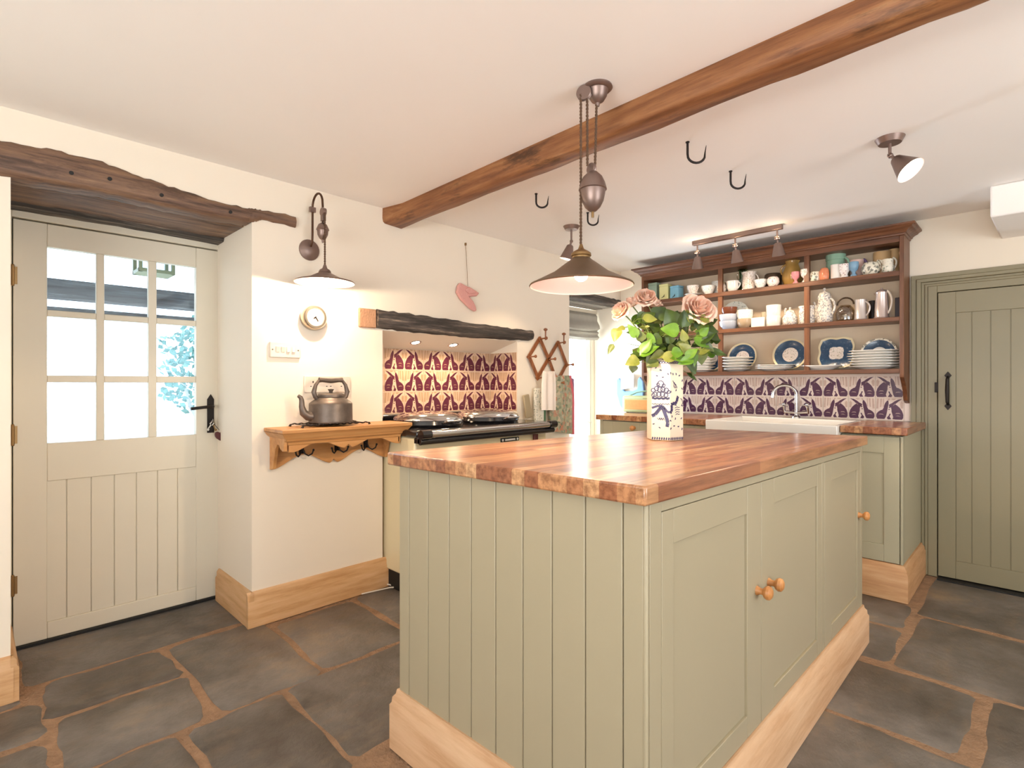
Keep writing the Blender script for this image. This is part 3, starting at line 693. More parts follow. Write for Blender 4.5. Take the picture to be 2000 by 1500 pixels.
b = MB(); b.tube([(IX1 - .004, IY0 + .004, .15), (IX1 - .004, IY0 + .004, .908)], .006, 8); b.box(IX1 - .022, IX1, IY0 + .012, IY0 + .06, .15, .908)
b.box(IX1 - .022, IX1, IY1 - .035, IY1, .15, .908); b.box(IX1 - .022, IX1, 2.172, 2.205, .2, .885); b.box(IX1 - .022, IX1, IY0 + .06, IY1 - .035, .885, .908); b.box(IX1 - .022, IX1, IY0 + .06, IY1 - .035, .15, .2)
settle(b.build('face_frame', M['sage'], isl, bevel=.002))
def shaker(parent, y0, y1, z0, z1, x, st, mat, xs=1, th=.022, a=None, knob=None, axis='x', after=None):
    b = MB(); g = .0015; y0 += g; y1 -= g; z0 += g; z1 -= g
    def bx(p0, p1, q0, q1, d0, d1):
        if axis == 'x': b.box(x - d1, x - d0, p0, p1, q0, q1)
        else: b.box(p0, p1, x + d0, x + d1, q0, q1)
    l, r_, bt, tp_ = st
    bx(y0, y0 + l, z0, z1, 0, th); bx(y1 - r_, y1, z0, z1, 0, th); bx(y0 + l, y1 - r_, z0, z0 + bt, 0, th); bx(y0 + l, y1 - r_, z1 - tp_, z1, 0, th)
    bx(y0 + l, y1 - r_, z0 + bt, z1 - tp_, .007, th - .003)
    o = b.build('door', mat, parent, bevel=.0018)
    if after: after(o)
    if knob:
        kb = MB(); k = Vector(knob)
        T = Matrix.Translation(k) @ (Matrix.Rotation(pi / 2, 4, 'Y') if axis == 'x' else Matrix.Rotation(pi / 2, 4, 'X'))
        kb.lathe([(0, 0), (.013, 0), (.012, .004), (.0085, .01), (.009, .017), (.016, .022), (.0195, .029), (.018, .036), (.011, .041), (0, .042)], (0, 0, 0), 22, T)
        ko = kb.build('knob', M['knob'], o)
        if after: after(ko)
    return o
shaker(isl, IY0 + .06, 1.578, .2, .885, IX1, (.05, .1, .06, .075), M['sage'], knob=(IX1, 1.543, .585), after=settle)
shaker(isl, 1.578, 2.172, .2, .885, IX1, (.1, .055, .06, .075), M['sage'], knob=(IX1, 1.634, .585), after=settle)
shaker(isl, 2.205, IY1 - .035, .2, .885, IX1, (.09, .055, .06, .075), M['sage'], knob=(IX1, 2.72, .61), after=settle)
b = MB()
def plinth(b, x0, y0, x1, y1, h=.2, t=.026):
    pr = [(0, 0), (t, 0), (t, h * .76), (t * .8, h * .8), (t * .75, h * .88), (t * .45, h * .93), (t * .35, h), (0, h)]
    loops = []
    for u, z in pr: loops.append([b.bm.verts.new(p) for p in ((x0 - u, y0 - u, z), (x1 + u, y0 - u, z), (x1 + u, y1 + u, z), (x0 - u, y1 + u, z))])
    for A, B in zip(loops, loops[1:]):
        for k in range(4): b._f([A[k], A[(k + 1) % 4], B[(k + 1) % 4], B[k]])
    b._f(loops[-1]); b._f(loops[0][::-1])
plinth(b, IX0 + .004, IY0 + .004, IX1 - .004, IY1 - .004)
settle(b.build('plinth', plain('plinth_base', '#c9a27c', .5) if 0 else wood('pale_oak_plinth', [(.3, '#c2946c'), (.5, '#d6ae88'), (.7, '#e0bc98')], 'h', 30, .55), isl))
b = MB(); b.box(-1.466, -.546, .925, 2.815, .91, .95); o = b.build('worktop', M['worktop'], None, bevel=.005, origin=(-1.0, 1.87, .91))
settle(o); tag(o, 'thick oiled hardwood worktop of long staves on the kitchen island', 'worktop')

# ------------------------------------------------------------------ sink run along the back wall
FY = 3.46
cb = thing('base_cabinet', 'pale green base cabinet with a wooden knob left of the sink', 'cabinet', (-2.0, 3.75, 0))
b = MB(); b.box(-2.445, -1.575, FY + .022, 4.07, .191, .872); b.box(-2.445, -2.42, FY, FY + .02, .191, .872); b.build('carcass', M['sage_pale'], cb)
shaker(cb, -2.42, -2.0, .191, .868, FY, (.09, .09, .09, .09), M['sage_pale'], axis='y', knob=(-2.14, FY, .845 - .02))
shaker(cb, -2.0, -1.58, .191, .868, FY, (.09, .09, .09, .09), M['sage_pale'], axis='y')
cb = thing('base_cabinet', 'pale green cabinet under the white butler sink', 'cabinet', (-1.19, 3.75, 0))
b = MB(); b.box(-1.57, -.805, FY + .022, 4.07, .191, .69); b.build('carcass', M['sage_pale'], cb)
shaker(cb, -1.565, -1.187, .191, .685, FY, (.08, .08, .08, .08), M['sage_pale'], axis='y'); shaker(cb, -1.187, -.81, .191, .685, FY, (.08, .08, .08, .08), M['sage_pale'], axis='y')
cb = thing('base_cabinet', 'sage green end cabinet with panelled door beside the green plank door', 'cabinet', (-.65, 3.75, 0))
b = MB(); b.box(-.80, -.513, FY + .022, 4.07, .191, .872); b.box(-.525, -.513, FY, FY + .03, .191, .872); b.build('carcass', M['sage_pale'], cb, bevel=.002)
shaker(cb, -.80, -.527, .192, .868, FY, (.07, .07, .09, .09), M['sage_pale'], axis='y')
b = MB(); plinth(b, -2.44, FY + .004, -.515, 4.04, h=.19); o = tag(b.build('cabinet_plinth', wood('oak_plinth', [(.3, '#b5855a'), (.5, '#c99c70'), (.7, '#d6ae86')], 'h', 30, .5)), 'moulded oak plinth running along the foot of the sink cabinets', 'plinth')
b = MB(); b.box(-2.47, -1.567, 3.432, 4.078, .874, .914); tag(b.build('worktop', M['worktop'], bevel=.004), 'wooden worktop left of the sink, holding the radio', 'worktop')
b = MB(); b.box(-.799, -.49, 3.43, 4.078, .879, .918); tag(b.build('worktop', M['worktop'], bevel=.004), 'short wooden worktop right of the sink, next to the green door', 'worktop')
b = MB(); b.box(-1.565, -.801, 3.975, 4.078, .874, .914); tag(b.build('worktop', M['worktop']), 'narrow strip of worktop behind the sink carrying the tap', 'worktop')
b = MB()
ox0, ox1, oy0, oy1, oz0, oz1 = -1.564, -.802, 3.395, 3.972, .70, .917; t = .028
b.box(ox0, ox1, oy0, oy0 + t, oz0, oz1); b.box(ox0, ox1, oy1 - t, oy1, oz0, oz1); b.box(ox0, ox0 + t, oy0 + t, oy1 - t, oz0, oz1); b.box(ox1 - t, ox1, oy0 + t, oy1 - t, oz0, oz1); b.box(ox0 + t, ox1 - t, oy0 + t, oy1 - t, oz0, oz0 + .03)
tag(b.build('butler_sink', M['white'], bevel=.007, seg=3), 'deep white ceramic butler sink set into the far worktop', 'sink')
tp_ = thing('mixer_tap', 'chrome swan-neck mixer tap with cross handles behind the sink', 'tap', (-1.2, 4.02, .914))
b = MB(); pts = [(-1.2, 4.02, .914), (-1.2, 4.02, 1.075)]
for i in range(1, 12):
    a = pi * i / 12; pts.append((-1.2 - .066 * (1 - cos(a)), 4.02 - .04 * (1 - cos(a)) * .8, 1.075 + .066 * sin(a)))
pts.append((-1.333, 3.955, 1.055)); b.tube(pts, .011, 12); b.lathe([(0, 0), (.028, 0), (.026, .01), (.014, .02), (0, .02)], (-1.2, 4.02, .914)); b.build('spout', M['chrome'], tp_)
for sx in (-1, 1):
    b = MB(); x = -1.2 + sx * .075; b.tube([(-1.2, 4.02, .95), (x, 4.02, .955), (x, 4.0, 1.0)], .011, 10)
    b.tube([(x - .03, 3.998, 1.005), (x + .03, 3.998, 1.005)], .005, 8); b.tube([(x, 3.975, .995), (x, 4.02, 1.015)], .005, 8); b.ball((x, 3.998, 1.01), .01); b.build('cross_handle', M['chrome'], tp_)
wp = None

# ------------------------------------------------------------------ hare tiles
BODY = [(.47, .70), (.52, .75), (.58, .78), (.68, .875), (.80, .95), (.95, .985), (.86, .91), (.77, .82), (.70, .735), (.76, .69), (.86, .58), (.94, .43), (.98, .27), (.975, .12), (.94, .045), (.72, .04), (.60, .06), (.63, .15), (.60, .28), (.57, .40), (.57, .50), (.55, .60), (.50, .63)]
LUMP = [(.06, .05), (.02, .16), (.03, .28), (.09, .38), (.18, .45), (.25, .48), (.29, .57), (.315, .70), (.35, .80), (.415, .90), (.46, .90), (.47, .78), (.455, .66), (.435, .54), (.42, .44), (.40, .32), (.37, .16), (.32, .05)]
LEG = [(.44, .04), (.40, .11), (.47, .22), (.50, .31), (.545, .29), (.50, .18), (.56, .05)]
FACE = [(.46, .60), (.51, .635), (.545, .60), (.51, .56)]
NOSE = [(.455, .50), (.48, .53), (.515, .50), (.48, .46)]
HIGH = [[(.70, .30), (.74, .34), (.84, .34), (.89, .29), (.84, .315), (.75, .315)], [(.70, .20), (.80, .22), (.90, .18), (.80, .20)], [(.10, .25), (.16, .29), (.26, .28), (.30, .23), (.25, .255), (.16, .265)], [(.62, .66), (.66, .70), (.72, .78), (.67, .74)]]
TAN = [[(.02, .52), (.05, .99), (.12, .99), (.10, .52)], [(.15, .58), (.17, .99), (.24, .99), (.21, .60)], [(.26, .60), (.27, .99), (.31, .99), (.30, .62)], [(.56, .95), (.60, .99), (.74, .99), (.66, .92)], [(.90, .55), (.86, .76), (.92, .86), (.975, .80), (.97, .55)], [(.42, .92), (.46, .99), (.52, .99), (.48, .90)]]
def tiles(b, O, U, V, N, nu, nv, tw, th_, flip0=0, umax=None):
    O, U, V, N = Vector(O), Vector(U), Vector(V), Vector(N)
    for j in range(nv):
        for i in range(nu):
            g = .0012; c0 = O + U * (i * tw) + V * (j * th_); w_ = tw
            if umax and (i + 1) * tw > umax: w_ = umax - i * tw
            def P(u, v, h=0): return c0 + U * (g + u * (tw - 2 * g)) + V * (g + v * (th_ - 2 * g)) + N * h
            um = (w_ - g) / tw
            b.mi = 0
            q = [P(0, 0), P(um, 0), P(um, 1), P(0, 1)]
            lo = [b.bm.verts.new(p) for p in q]; hi = [b.bm.verts.new(p + N * .005) for p in q]
            b._f(hi)
            for k in range(4): b._f([lo[k], lo[(k + 1) % 4], hi[(k + 1) % 4], hi[k]])
            fl = (i + j + flip0) % 2
            for mi, sh in [(1, BODY), (1, LUMP), (1, LEG), (1, FACE), (1, NOSE)] + [(2, t) for t in TAN] + [(3, t) for t in HIGH]:
                pts = [(1 - u if fl else u, v) for u, v in sh]
                if max(u for u, v in pts) > um: continue
                if fl: pts = pts[::-1]
                b.mi = mi
                vs = [b.bm.verts.new(P(u, v, .0054 if mi < 3 else .0058)) for u, v in pts]; b.mi = mi % 3 if mi < 3 else 2; b._f(vs)
bs = thing('tiled_splashback', 'plum and cream hare-patterned tiles lining the cooker alcove', 'tiles', (-2.94, 2.2, .958))
b = MB(); tiles(b, (-2.944, 2.744, .958), (0, -1, 0), (0, 0, 1), (1, 0, 0), 8, 3, .152, .14, umax=1.094); b.build('back_tiles', [M['tile'], M['plum'], M['tan']], bs, recalc=False)
b = MB(); tiles(b, (-2.661, 2.75, .958), (-1, 0, 0), (0, 0, 1), (0, -1, 0), 2, 3, .139, .14); b.build('side_tiles', [M['tile'], M['plum'], M['tan']], bs, recalc=False)
b = MB(); tiles(b, (-2.938, 1.649, .958), (1, 0, 0), (0, 0, 1), (0, 1, 0), 2, 3, .139, .14); b.build('side_tiles', [M['tile'], M['plum'], M['tan']], bs, recalc=False)
b = MB(); tiles(b, (-.599, 4.0795, .92), (-1, 0, 0), (0, 0, 1), (0, -1, 0), 12, 2, .150, .14, 1); b.mi = 0; b.box(-.598, -.572, 4.0745, 4.0795, .92, 1.06); b.box(-2.40, -.60, 4.072, 4.0795, 1.2005, 1.212)
tag(b.build('tiled_splashback', [plain('tile_cool_lit', '#e8d6cc', .2, 0, var=.04, scale=20, coat=.3), plain('plum_glaze_cool_lit', '#54304c', .25, 0, var=.4, scale=30), plain('tan_glaze_cool_lit', '#c4a89a', .3, 0, var=.2, scale=40)], recalc=False), 'two rows of plum and cream hare tiles behind the sink, tinted as in cool light', 'tiles')  # alcove tiles recoloured: cool daylight painted into all three glazes

# ------------------------------------------------------------------ range cooker
rc = thing('range_cooker', 'cream range cooker with black hob, chrome lids and front rail in the alcove', 'cooker', (-2.64, 2.2, 0))
b = MB(); b.box(-2.925, -2.37, 1.665, 2.735, .1, .862); b.build('body', M['aga'], rc, bevel=.012, seg=3)
b = MB(); b.box(-2.92, -2.40, 1.675, 2.725, 0, .1); b.build('plinth', M['black'], rc)
b = MB(); b.box(-2.935, -2.335, 1.655, 2.742, .862, .902); b.build('hob_top', M['blackenamel'], rc, bevel=.014, seg=3)
b = MB(); b.box(-2.93, -2.90, 1.66, 2.74, .902, .955); b.build('back_rail', M['blackenamel'], rc, bevel=.006)
for y in (1.955, 2.44):
    b = MB(); b.lathe([(0, 0), (.205, 0), (.213, .012), (.208, .032), (.2, .034)], (-2.64, y, .903), 40); l1 = b.build('hotplate_lid', M['blackenamel'], rc)
    b = MB(); b.lathe([(.206, .03), (.21, .036), (.205, .048), (.17, .068), (.11, .079), (.04, .084), (0, .085)], (-2.64, y, .903), 40); b.build('chrome_dome', M['chrome'], l1)
    b = MB(); b.tube([(-2.43, y - .05, .925), (-2.395, y - .05, .938), (-2.395, y + .05, .938), (-2.43, y + .05, .925)], .006, 8); b.build('lid_handle', M['chrome'], l1)
    b = MB(); b.box(-2.88, -2.83, y - .05, y + .05, .905, .95); b.build('hinge', M['chrome'], l1, bevel=.008)
b = MB(); b.cyl((-2.295, 1.70, .884), (-2.295, 2.70, .884), .018, n=18); b.build('towel_rail', M['chrome'], rc)
b = MB(); b.cyl((-2.318, 1.66, .846), (-2.318, 2.74, .846), .02, n=16); b.box(-2.37, -2.318, 1.66, 2.74, .833, .862); b.build('front_moulding', M['blackenamel'], rc, bevel=.003)
for y in (1.68, 2.705):
    b = MB(); b.cyl((-2.295, y - .03, .884), (-2.295, y + .03, .884), .025, n=18); b.tube([(-2.345, y, .866), (-2.32, y, .874), (-2.295, y, .884)], [.022, .017, .017], 12); b.build('rail_bracket', M['blackenamel'], rc)
b = MB(); b.box(-2.371, -2.362, 2.30, 2.46, .79, .815); bd = b.build('maker_badge', M['blackenamel'], rc, bevel=.003)
b = MB(); b.box(-2.3625, -2.361, 2.335, 2.425, .797, .808); b.lathe([(0, 0), (.008, 0), (.008, .0015), (0, .0015)], (0, 0, 0), 14, Matrix.Translation((-2.363, 2.315, .8025)) @ Matrix.Rotation(pi / 2, 4, 'Y')); b.lathe([(0, 0), (.008, 0), (.008, .0015), (0, .0015)], (0, 0, 0), 14, Matrix.Translation((-2.363, 2.445, .8025)) @ Matrix.Rotation(pi / 2, 4, 'Y')); b.build('badge_plaque', M['white'], bd)
for y, n_ in ((1.95, 'oven_door'), (2.45, 'oven_door')):
    b = MB(); b.box(-2.372, -2.35, y - .2, y + .2, .46, .77); dd = b.build(n_, M['aga'], rc, bevel=.012, seg=3)
    b = MB(); b.tube([(-2.35, y + .17, .62), (-2.31, y + .17, .62), (-2.31, y + .1, .62)], .008, 8); b.build('door_handle', M['chrome'], dd)
b = MB(); b.box(-2.36, -2.34, 2.585, 2.62, .66, .835); tag(b.build('leather_strap', plain('oxblood_leather', '#5a2620', .5), bevel=.004), 'short dark red strap hanging under the right end of the cooker rail', 'strap')
b = MB()
pts = [(-2.63, 1.50, .006), (-2.60, 1.66, .006), (-2.50, 1.80, .006), (-2.42, 1.83, .006), (-2.44, 1.78, .006), (-2.56, 1.70, .01), (-2.66, 1.66, .012)]
b.tube(pts, .004, 8); tag(b.build('power_cable', M['plastic']), 'white cable looping on the floor at the foot of the cooker', 'cable')

# ------------------------------------------------------------------ scalloped wall shelf
sh = thing('wall_shelf', 'waxed pine wall shelf with scalloped apron and coat hooks under the sockets', 'shelf', (XL, 1.35, .73))
b = MB(); b.box(XL, -2.44, .995, 1.70, .922, .94)
prof = [(0, .0), (0, -.062), (.02, -.062), (.026, -.048), (.03, -.046), (.036, -.034), (.04, -.032), (.048, -.018), (.05, -.0)]
def crown(b, x0, x1, y0, y1, z, pr, back=True):
    loops = []
    for u, h in pr: loops.append([b.bm.verts.new(p) for p in ((x0, y0 - u, z + h), (x1 + u, y0 - u, z + h), (x1 + u, y1 + u, z + h), (x0, y1 + u, z + h))])
    for A, B in zip(loops, loops[1:]):
        for k in range(3): b._f([A[k], A[k + 1], B[k + 1], B[k]])
crown(b, XL, -2.49, 1.045, 1.65, .922, [(0, -.06), (.004, -.058), (.008, -.045), (.02, -.038), (.022, -.03), (.036, -.018), (.04, -.012), (.046, -.004), (.05, 0)])
b.build('shelf_board', M['pine'], sh, bevel=.003)
def scallop(n, y0, y1, zt, amp, phase):
    pts = []
    for i in range(n + 1):
        t = i / n; pts.append((y0 + (y1 - y0) * t, t))
    return pts
b = MB(); low = [(1.65, .835)] ; low = []
for i in range(61):
    t = i / 60; y = 1.045 + (1.65 - 1.045) * t
    if t < .5: z = .848 + .022 * cos(2 * pi * (t / .5) * 1.0 + pi) if t > .02 else .83
    else: z = .848 + .022 * cos(2 * pi * ((1 - t) / .5) + pi)
    cusp = .02 * max(0, 1 - abs(t - .5) / .035)
    low.append((y, z + cusp))
b.prism([(1.65, .868), (1.045, .868)] + low, 'x', -2.508, -2.49); b.build('front_apron', M['pine'], sh, bevel=.002)
b = MB(); low = []
for i in range(61):
    t = i / 60; y = 1.022 + (1.67 - 1.022) * t
    u = t / .5 if t < .5 else (1 - t) / .5
    z = .765 - .03 * cos(2 * pi * u) if u > .0 else .735
    low.append((y, z + .022 * max(0, 1 - abs(t - .5) / .03)))
b.prism([(1.67, .922), (1.022, .922)] + low, 'x', XL + .001, XL + .018); b.build('back_board', M['pine'], sh, bevel=.002)
for y in (1.03, 1.648):
    b = MB(); b.prism([(XL + .018, .922), (XL + .018, .738), (XL + .04, .74), (XL + .055, .79), (XL + .07, .84), (XL + .09, .862), (XL + .11, .862), (XL + .125, .845), (XL + .15, .835), (XL + .17, .836), (XL + .17, .9)], 'y', y - .008, y + .008); b.build('side_bracket', M['pine'], sh, bevel=.002)
for y in (1.17, 1.36, 1.53):
    b = MB(); b.box(XL + .018, XL + .024, y - .012, y + .012, .80, .86)
    for s_ in (-1, 1):
        b.tube([(XL + .022, y + s_ * .004, .83), (XL + .035, y + s_ * .012, .80), (XL + .045, y + s_ * .026, .79), (XL + .055, y + s_ * .04, .80), (XL + .058, y + s_ * .045, .815)], .004, 8); b.ball((XL + .058, y + s_ * .046, .818), .006, 8)
    b.build('coat_hook', M['iron'], sh)

# trivet and kettle
KX, KY = -2.555, 1.285
tv = thing('trivet', 'black wrought wire trivet under the old kettle', 'trivet', (KX, KY, .94))
b = MB()
for sx in (-.07, .07):
    pts = []
    for i in range(61):
        t = i / 60; pts.append((KX + sx, KY - .165 + .33 * t, .952 + .0022 * sin(t * 60)))
    b.tube(pts, .0035, 6)
for i in range(9):
    y = KY - .15 + .3 * i / 8; b.tube([(KX - .07, y, .951), (KX + .07, y, .951)], .0025, 6)
for sx in (-.07, .07):
    for e in (-1, 1):
        b.tube([(KX + sx, KY + e * .165, .952), (KX + sx, KY + e * .178, .95), (KX + sx, KY + e * .183, .943), (KX + sx, KY + e * .176, .9425), (KX + sx, KY + e * .172, .947)], .003, 6)
b.build('wire_frame', M['iron'], tv)
ke = thing('kettle', 'old tarnished metal kettle with swan spout on the pine shelf', 'kettle', (KX, KY, .957), 0)
b = MB(); b.lathe([(0, 0), (.105, 0), (.107, .004), (.106, .01), (.105, .092), (.103, .098), (.085, .112), (.066, .124), (.062, .13), (0, .13)], (KX, KY, .957), 44); b.build('body', M['kettle'], ke)
b = MB(); b.lathe([(0, .02), (.055, .018), (.064, .012), (.066, .0), (0, 0)], (KX, KY, 1.085), 32); b.lathe([(0, 0), (.008, 0), (.009, .008), (.016, .02), (0, .022)], (KX, KY, 1.104), 16); b.build('lid', M['kettle'], ke)
b = MB(); b.tube([(KX, KY - .09, .99), (KX, KY - .12, .993), (KX, KY - .142, 1.01), (KX, KY - .15, 1.04), (KX, KY - .151, 1.07), (KX, KY - .156, 1.085), (KX, KY - .168, 1.093)], [.026, .023, .019, .014, .0115, .0105, .008], 14); b.build('spout', M['kettle'], ke)
b = MB()
for e in (-1, 1):
    b.tube([(KX, KY + e * .066, 1.07), (KX, KY + e * .082, 1.085), (KX, KY + e * .09, 1.11), (KX, KY + e * .08, 1.145), (KX, KY + e * .062, 1.168)], [.009, .011, .012, .009, .007], 10)
b.tube([(KX, KY - .062, 1.17), (KX, KY - .045, 1.17), (KX, KY, 1.166), (KX, KY + .045, 1.17), (KX, KY + .062, 1.17)], [.013, .011, .0125, .011, .013], 12)
b.build('handle', M['kettle'], ke)

# ------------------------------------------------------------------ things on the door wall
th_ = thing('round_dial', 'round dial with white face and brushed metal case under the wall lamp', 'dial', (XL, 1.235, 1.49))
T = Matrix.Translation((XL, 1.235, 1.49)) @ Matrix.Rotation(pi / 2, 4, 'Y')
b = MB(); b.lathe([(0, 0), (.064, 0), (.066, .02), (.064, .035), (.056, .045), (.046, .045), (.044, .04)], (0, 0, 0), 40, T); b.build('case', plain('nickel_case', '#a89c8c', .25, .9), th_)
b = MB(); b.lathe([(0, .04), (.045, .04), (.045, .038), (0, .038)], (0, 0, 0), 32, T); b.build('face', M['plastic'], th_)
b = MB(); b.box(-.001, .024, -.0025, .0025, .041, .043, T @ Matrix.Rotation(.6, 4, 'Z')); b.box(-.012, .004, -.003, .003, .041, .043, T @ Matrix.Rotation(2.2, 4, 'Z')); b.build('hand', M['iron'], th_)
sw = thing('light_switch', 'white four-gang light switch plate left of the socket plates', 'switch', (XL, 1.095, 1.318))
b = MB(); b.box(XL, XL + .012, 1.02, 1.17, 1.279, 1.356); b.build('plate', M['plastic'], sw, bevel=.004)
for i in range(4):
    b = MB(); y = 1.056 + i * .026; T = Matrix.Translation((XL + .012, y, 1.32)) @ Matrix.Rotation(.14 if i < 2 else -.14, 4, 'Y'); b.box(-.002, .004, -.008, .008, -.014, .014, T); b.build('rocker', M['plastic'], sw, bevel=.001)
for y in (1.032, 1.158):
    b = MB(); b.cyl((XL + .012, y, 1.318), (XL + .0135, y, 1.318), .0035, n=10); b.build('screw', M['kettle'], sw)
so = thing('wall_socket', 'white triple plug socket plate behind the kettle', 'socket', (XL, 1.315, 1.15))
b = MB(); b.box(XL, XL + .012, 1.19, 1.443, 1.105, 1.192); b.build('plate', M['plastic'], so, bevel=.004)
for i, y in enumerate((1.235, 1.32, 1.402)):
    b = MB(); b.box(XL + .012, XL + .0128, y - .003, y + .003, 1.156, 1.165)
    for e in (-1, 1): b.box(XL + .012, XL + .0128, y + e * .011 - .0035, y + e * .011 + .0035, 1.136, 1.14)
    b.build('socket_holes', M['iron'], so)
    b = MB(); b.box(XL + .011, XL + .0145, y + .018, y + .027, 1.158, 1.176); b.build('rocker', M['plastic'], so)

# pink fabric bird on a string
pb = thing('hanging_decoration', 'pink printed fabric bird hanging from a string above the alcove', 'decoration', (XL, 2.27, 1.72))
b = MB(); b.tube([(XL + .002, 2.262, 2.066), (XL + .01, 2.264, 2.0), (XL + .02, 2.268, 1.785)], .0016, 5); b.box(XL, XL + .012, 2.258, 2.266, 2.05, 2.066); b.build('string', plain('jute', '#8a6a44', .9), pb)
b = MB(); bird = [(2.175, 1.735), (2.185, 1.775), (2.205, 1.80), (2.235, 1.79), (2.27, 1.782), (2.31, 1.768), (2.37, 1.752), (2.345, 1.728), (2.31, 1.722), (2.285, 1.715), (2.315, 1.692), (2.335, 1.665), (2.345, 1.635), (2.33, 1.625), (2.29, 1.64), (2.245, 1.668), (2.205, 1.695)]
b.prism(bird, 'x', XL + .004, XL + .026); b.build('body', M['felt'], pb, bevel=.009, seg=3)
b = MB(); b.prism([(2.235, 1.755), (2.27, 1.78), (2.34, 1.757), (2.32, 1.742), (2.27, 1.735)], 'x', XL + .024, XL + .034); b.build('wing', M['felt'], pb, bevel=.004)

# accordion peg rack
rk = thing('peg_rack', 'folding wooden lattice peg rack on the wall right of the cooker', 'rack', (XL, 3.08, 1.33))
J = dict(t1=(2.975, 1.485), t2=(3.188, 1.466), l=(2.857, 1.347), m=(3.074, 1.336), r=(3.290, 1.299), b1=(2.952, 1.195), b2=(3.176, 1.158))
def slat(a, c, x):
    b = MB(); A = Vector((x, J[a][0], J[a][1])); B = Vector((x, J[c][0], J[c][1])); d = (B - A).normalized(); A -= d * .014; B += d * .014
    n = Vector((1, 0, 0)).cross(d) * .0145
    b.hexa([A - n, A + n, A + n + Vector((.007, 0, 0)), A - n + Vector((.007, 0, 0)), B - n, B + n, B + n + Vector((.007, 0, 0)), B - n + Vector((.007, 0, 0))]); b.build('slat', M['darkwood'], rk, bevel=.002)
for a, c, x in (('l', 't1', XL + .008), ('t1', 'm', XL + .016), ('l', 'b1', XL + .016), ('b1', 'm', XL + .008), ('m', 't2', XL + .008), ('t2', 'r', XL + .016), ('m', 'b2', XL + .016), ('b2', 'r', XL + .008)): slat(a, c, x)
for k, (y, z) in J.items():
    b = MB(); x = XL + .002; ln = .075
    b.tube([(x, y, z), (x + .03, y, z), (x + ln * .7, y, z + .001), (x + ln, y, z + .002)], [.007, .006, .0045, .007], 10)
    b.lathe([(0, 0), (.006, 0), (.012, .004), (.012, .009), (.006, .013), (0, .014)], (0, 0, 0), 16, Matrix.Translation((x + ln - .002, y, z + .002)) @ Matrix.Rotation(pi / 2, 4, 'Y'))
    if k in ('t1', 't2'):
        b.tube([(x + ln - .004, y, z - .012), (x + ln - .004, y, z + .03), (x + ln - .004, y, z + .06)], [.006, .005, .006], 10)
        b.lathe([(0, 0), (.008, 0), (.016, .006), (.015, .014), (.006, .02), (0, .021)], (x + ln - .004, y, z + .056), 16)
    b.build('peg', M['darkwood'], rk)

# hanging cloths
def cloth(name, mat, y0, y1, ztop, zl, zr, x, thick, folds, amp, label, cat, seed=0, narrow=0, trim=None):
    R = random.Random(seed); ph = R.uniform(0, 6)
    root = thing(name, label, cat, (x, (y0 + y1) / 2, min(zl, zr)))
    def surf(side):
        def f(u, v):
            k = 1 - narrow * max(0, 1 - v * 3)
            yc = (y0 + y1) / 2; y = yc + (y0 + (y1 - y0) * u - yc) * k
            zb = zl + (zr - zl) * u; z = ztop + (zb - ztop) * v
            xx = x + amp * sin(folds * 2 * pi * u + ph) * min(1, v * 2 + .2) + side * thick * (1 if v > .02 else .6)
            return Vector((xx, y, z))
        return f
    b = MB(); b.grid(surf(1), 28, 18); n1 = len(b.bm.verts); b.grid(surf(-1), 28, 18); b.bm.verts.ensure_lookup_table()
    # stitch border
    nu, nv = 28, 18
    def idx(s_, i, j): return b.bm.verts[s_ * n1 + i * (nv + 1) + j]
    for i in range(nu):
        for j in (0, nv): b._f([idx(0, i, j), idx(0, i + 1, j), idx(1, i + 1, j), idx(1, i, j)])
    for j in range(nv):
        for i in (0, nu): b._f([idx(0, i, j), idx(0, i, j + 1), idx(1, i, j + 1), idx(1, i, j)])
    b.build('cloth', mat, root, ang=80)
    if trim:
        b = MB(); f = surf(0); b.tube([f(1, j / 18) for j in range(19)], .013, 8); b.build('binding', trim, root)
    return root
cloth('tea_towel', M['towel'], 2.925, 3.075, 1.245, .96, .955, XL + .085, .006, 2, .007, 'white folded tea towel hanging from the lower left rack peg', 'towel', 2, .15)
r_ = cloth('quilted_apron', M['patch'], 3.06, 3.325, 1.215, .80, .755, XL + .045, .008, 1.5, .012, 'floral patchwork quilted apron with rose edging hanging on the peg rack', 'apron', 5, .25, M['pinktrim'])
b = MB()
b.grid(lambda u, v: Vector((XL + .02 + .03 * sin(u * pi), 3.325 + .035 * u * (1 if v < .55 else max(0, 1 - (v - .55) * 4)), 1.20 - .42 * v - .02 * u)), 6, 12); b.build('lining', M['mauve'], r_)
cloth('oven_glove', M['fl_green'], 2.885, 2.99, 1.12, .86, .84, XL + .04, .008, 1, .005, 'small leaf-printed quilted glove behind the white tea towel', 'oven glove', 3, .1, plain('green_binding', '#4c6a4a', .8))
b = MB(); T = Matrix.Translation((-2.62, 2.83, .905)) @ Matrix.Rotation(.16, 4, 'X') @ Matrix.Rotation(-.05, 4, 'Y')
b.box(-.009, .009, -.028, .032, 0, .17, T); tag(b.build('chopping_board', plain('taupe_board', '#a39376', .6, var=.05), bevel=.006), 'narrow taupe board standing behind the right end of the cooker rail', 'board')

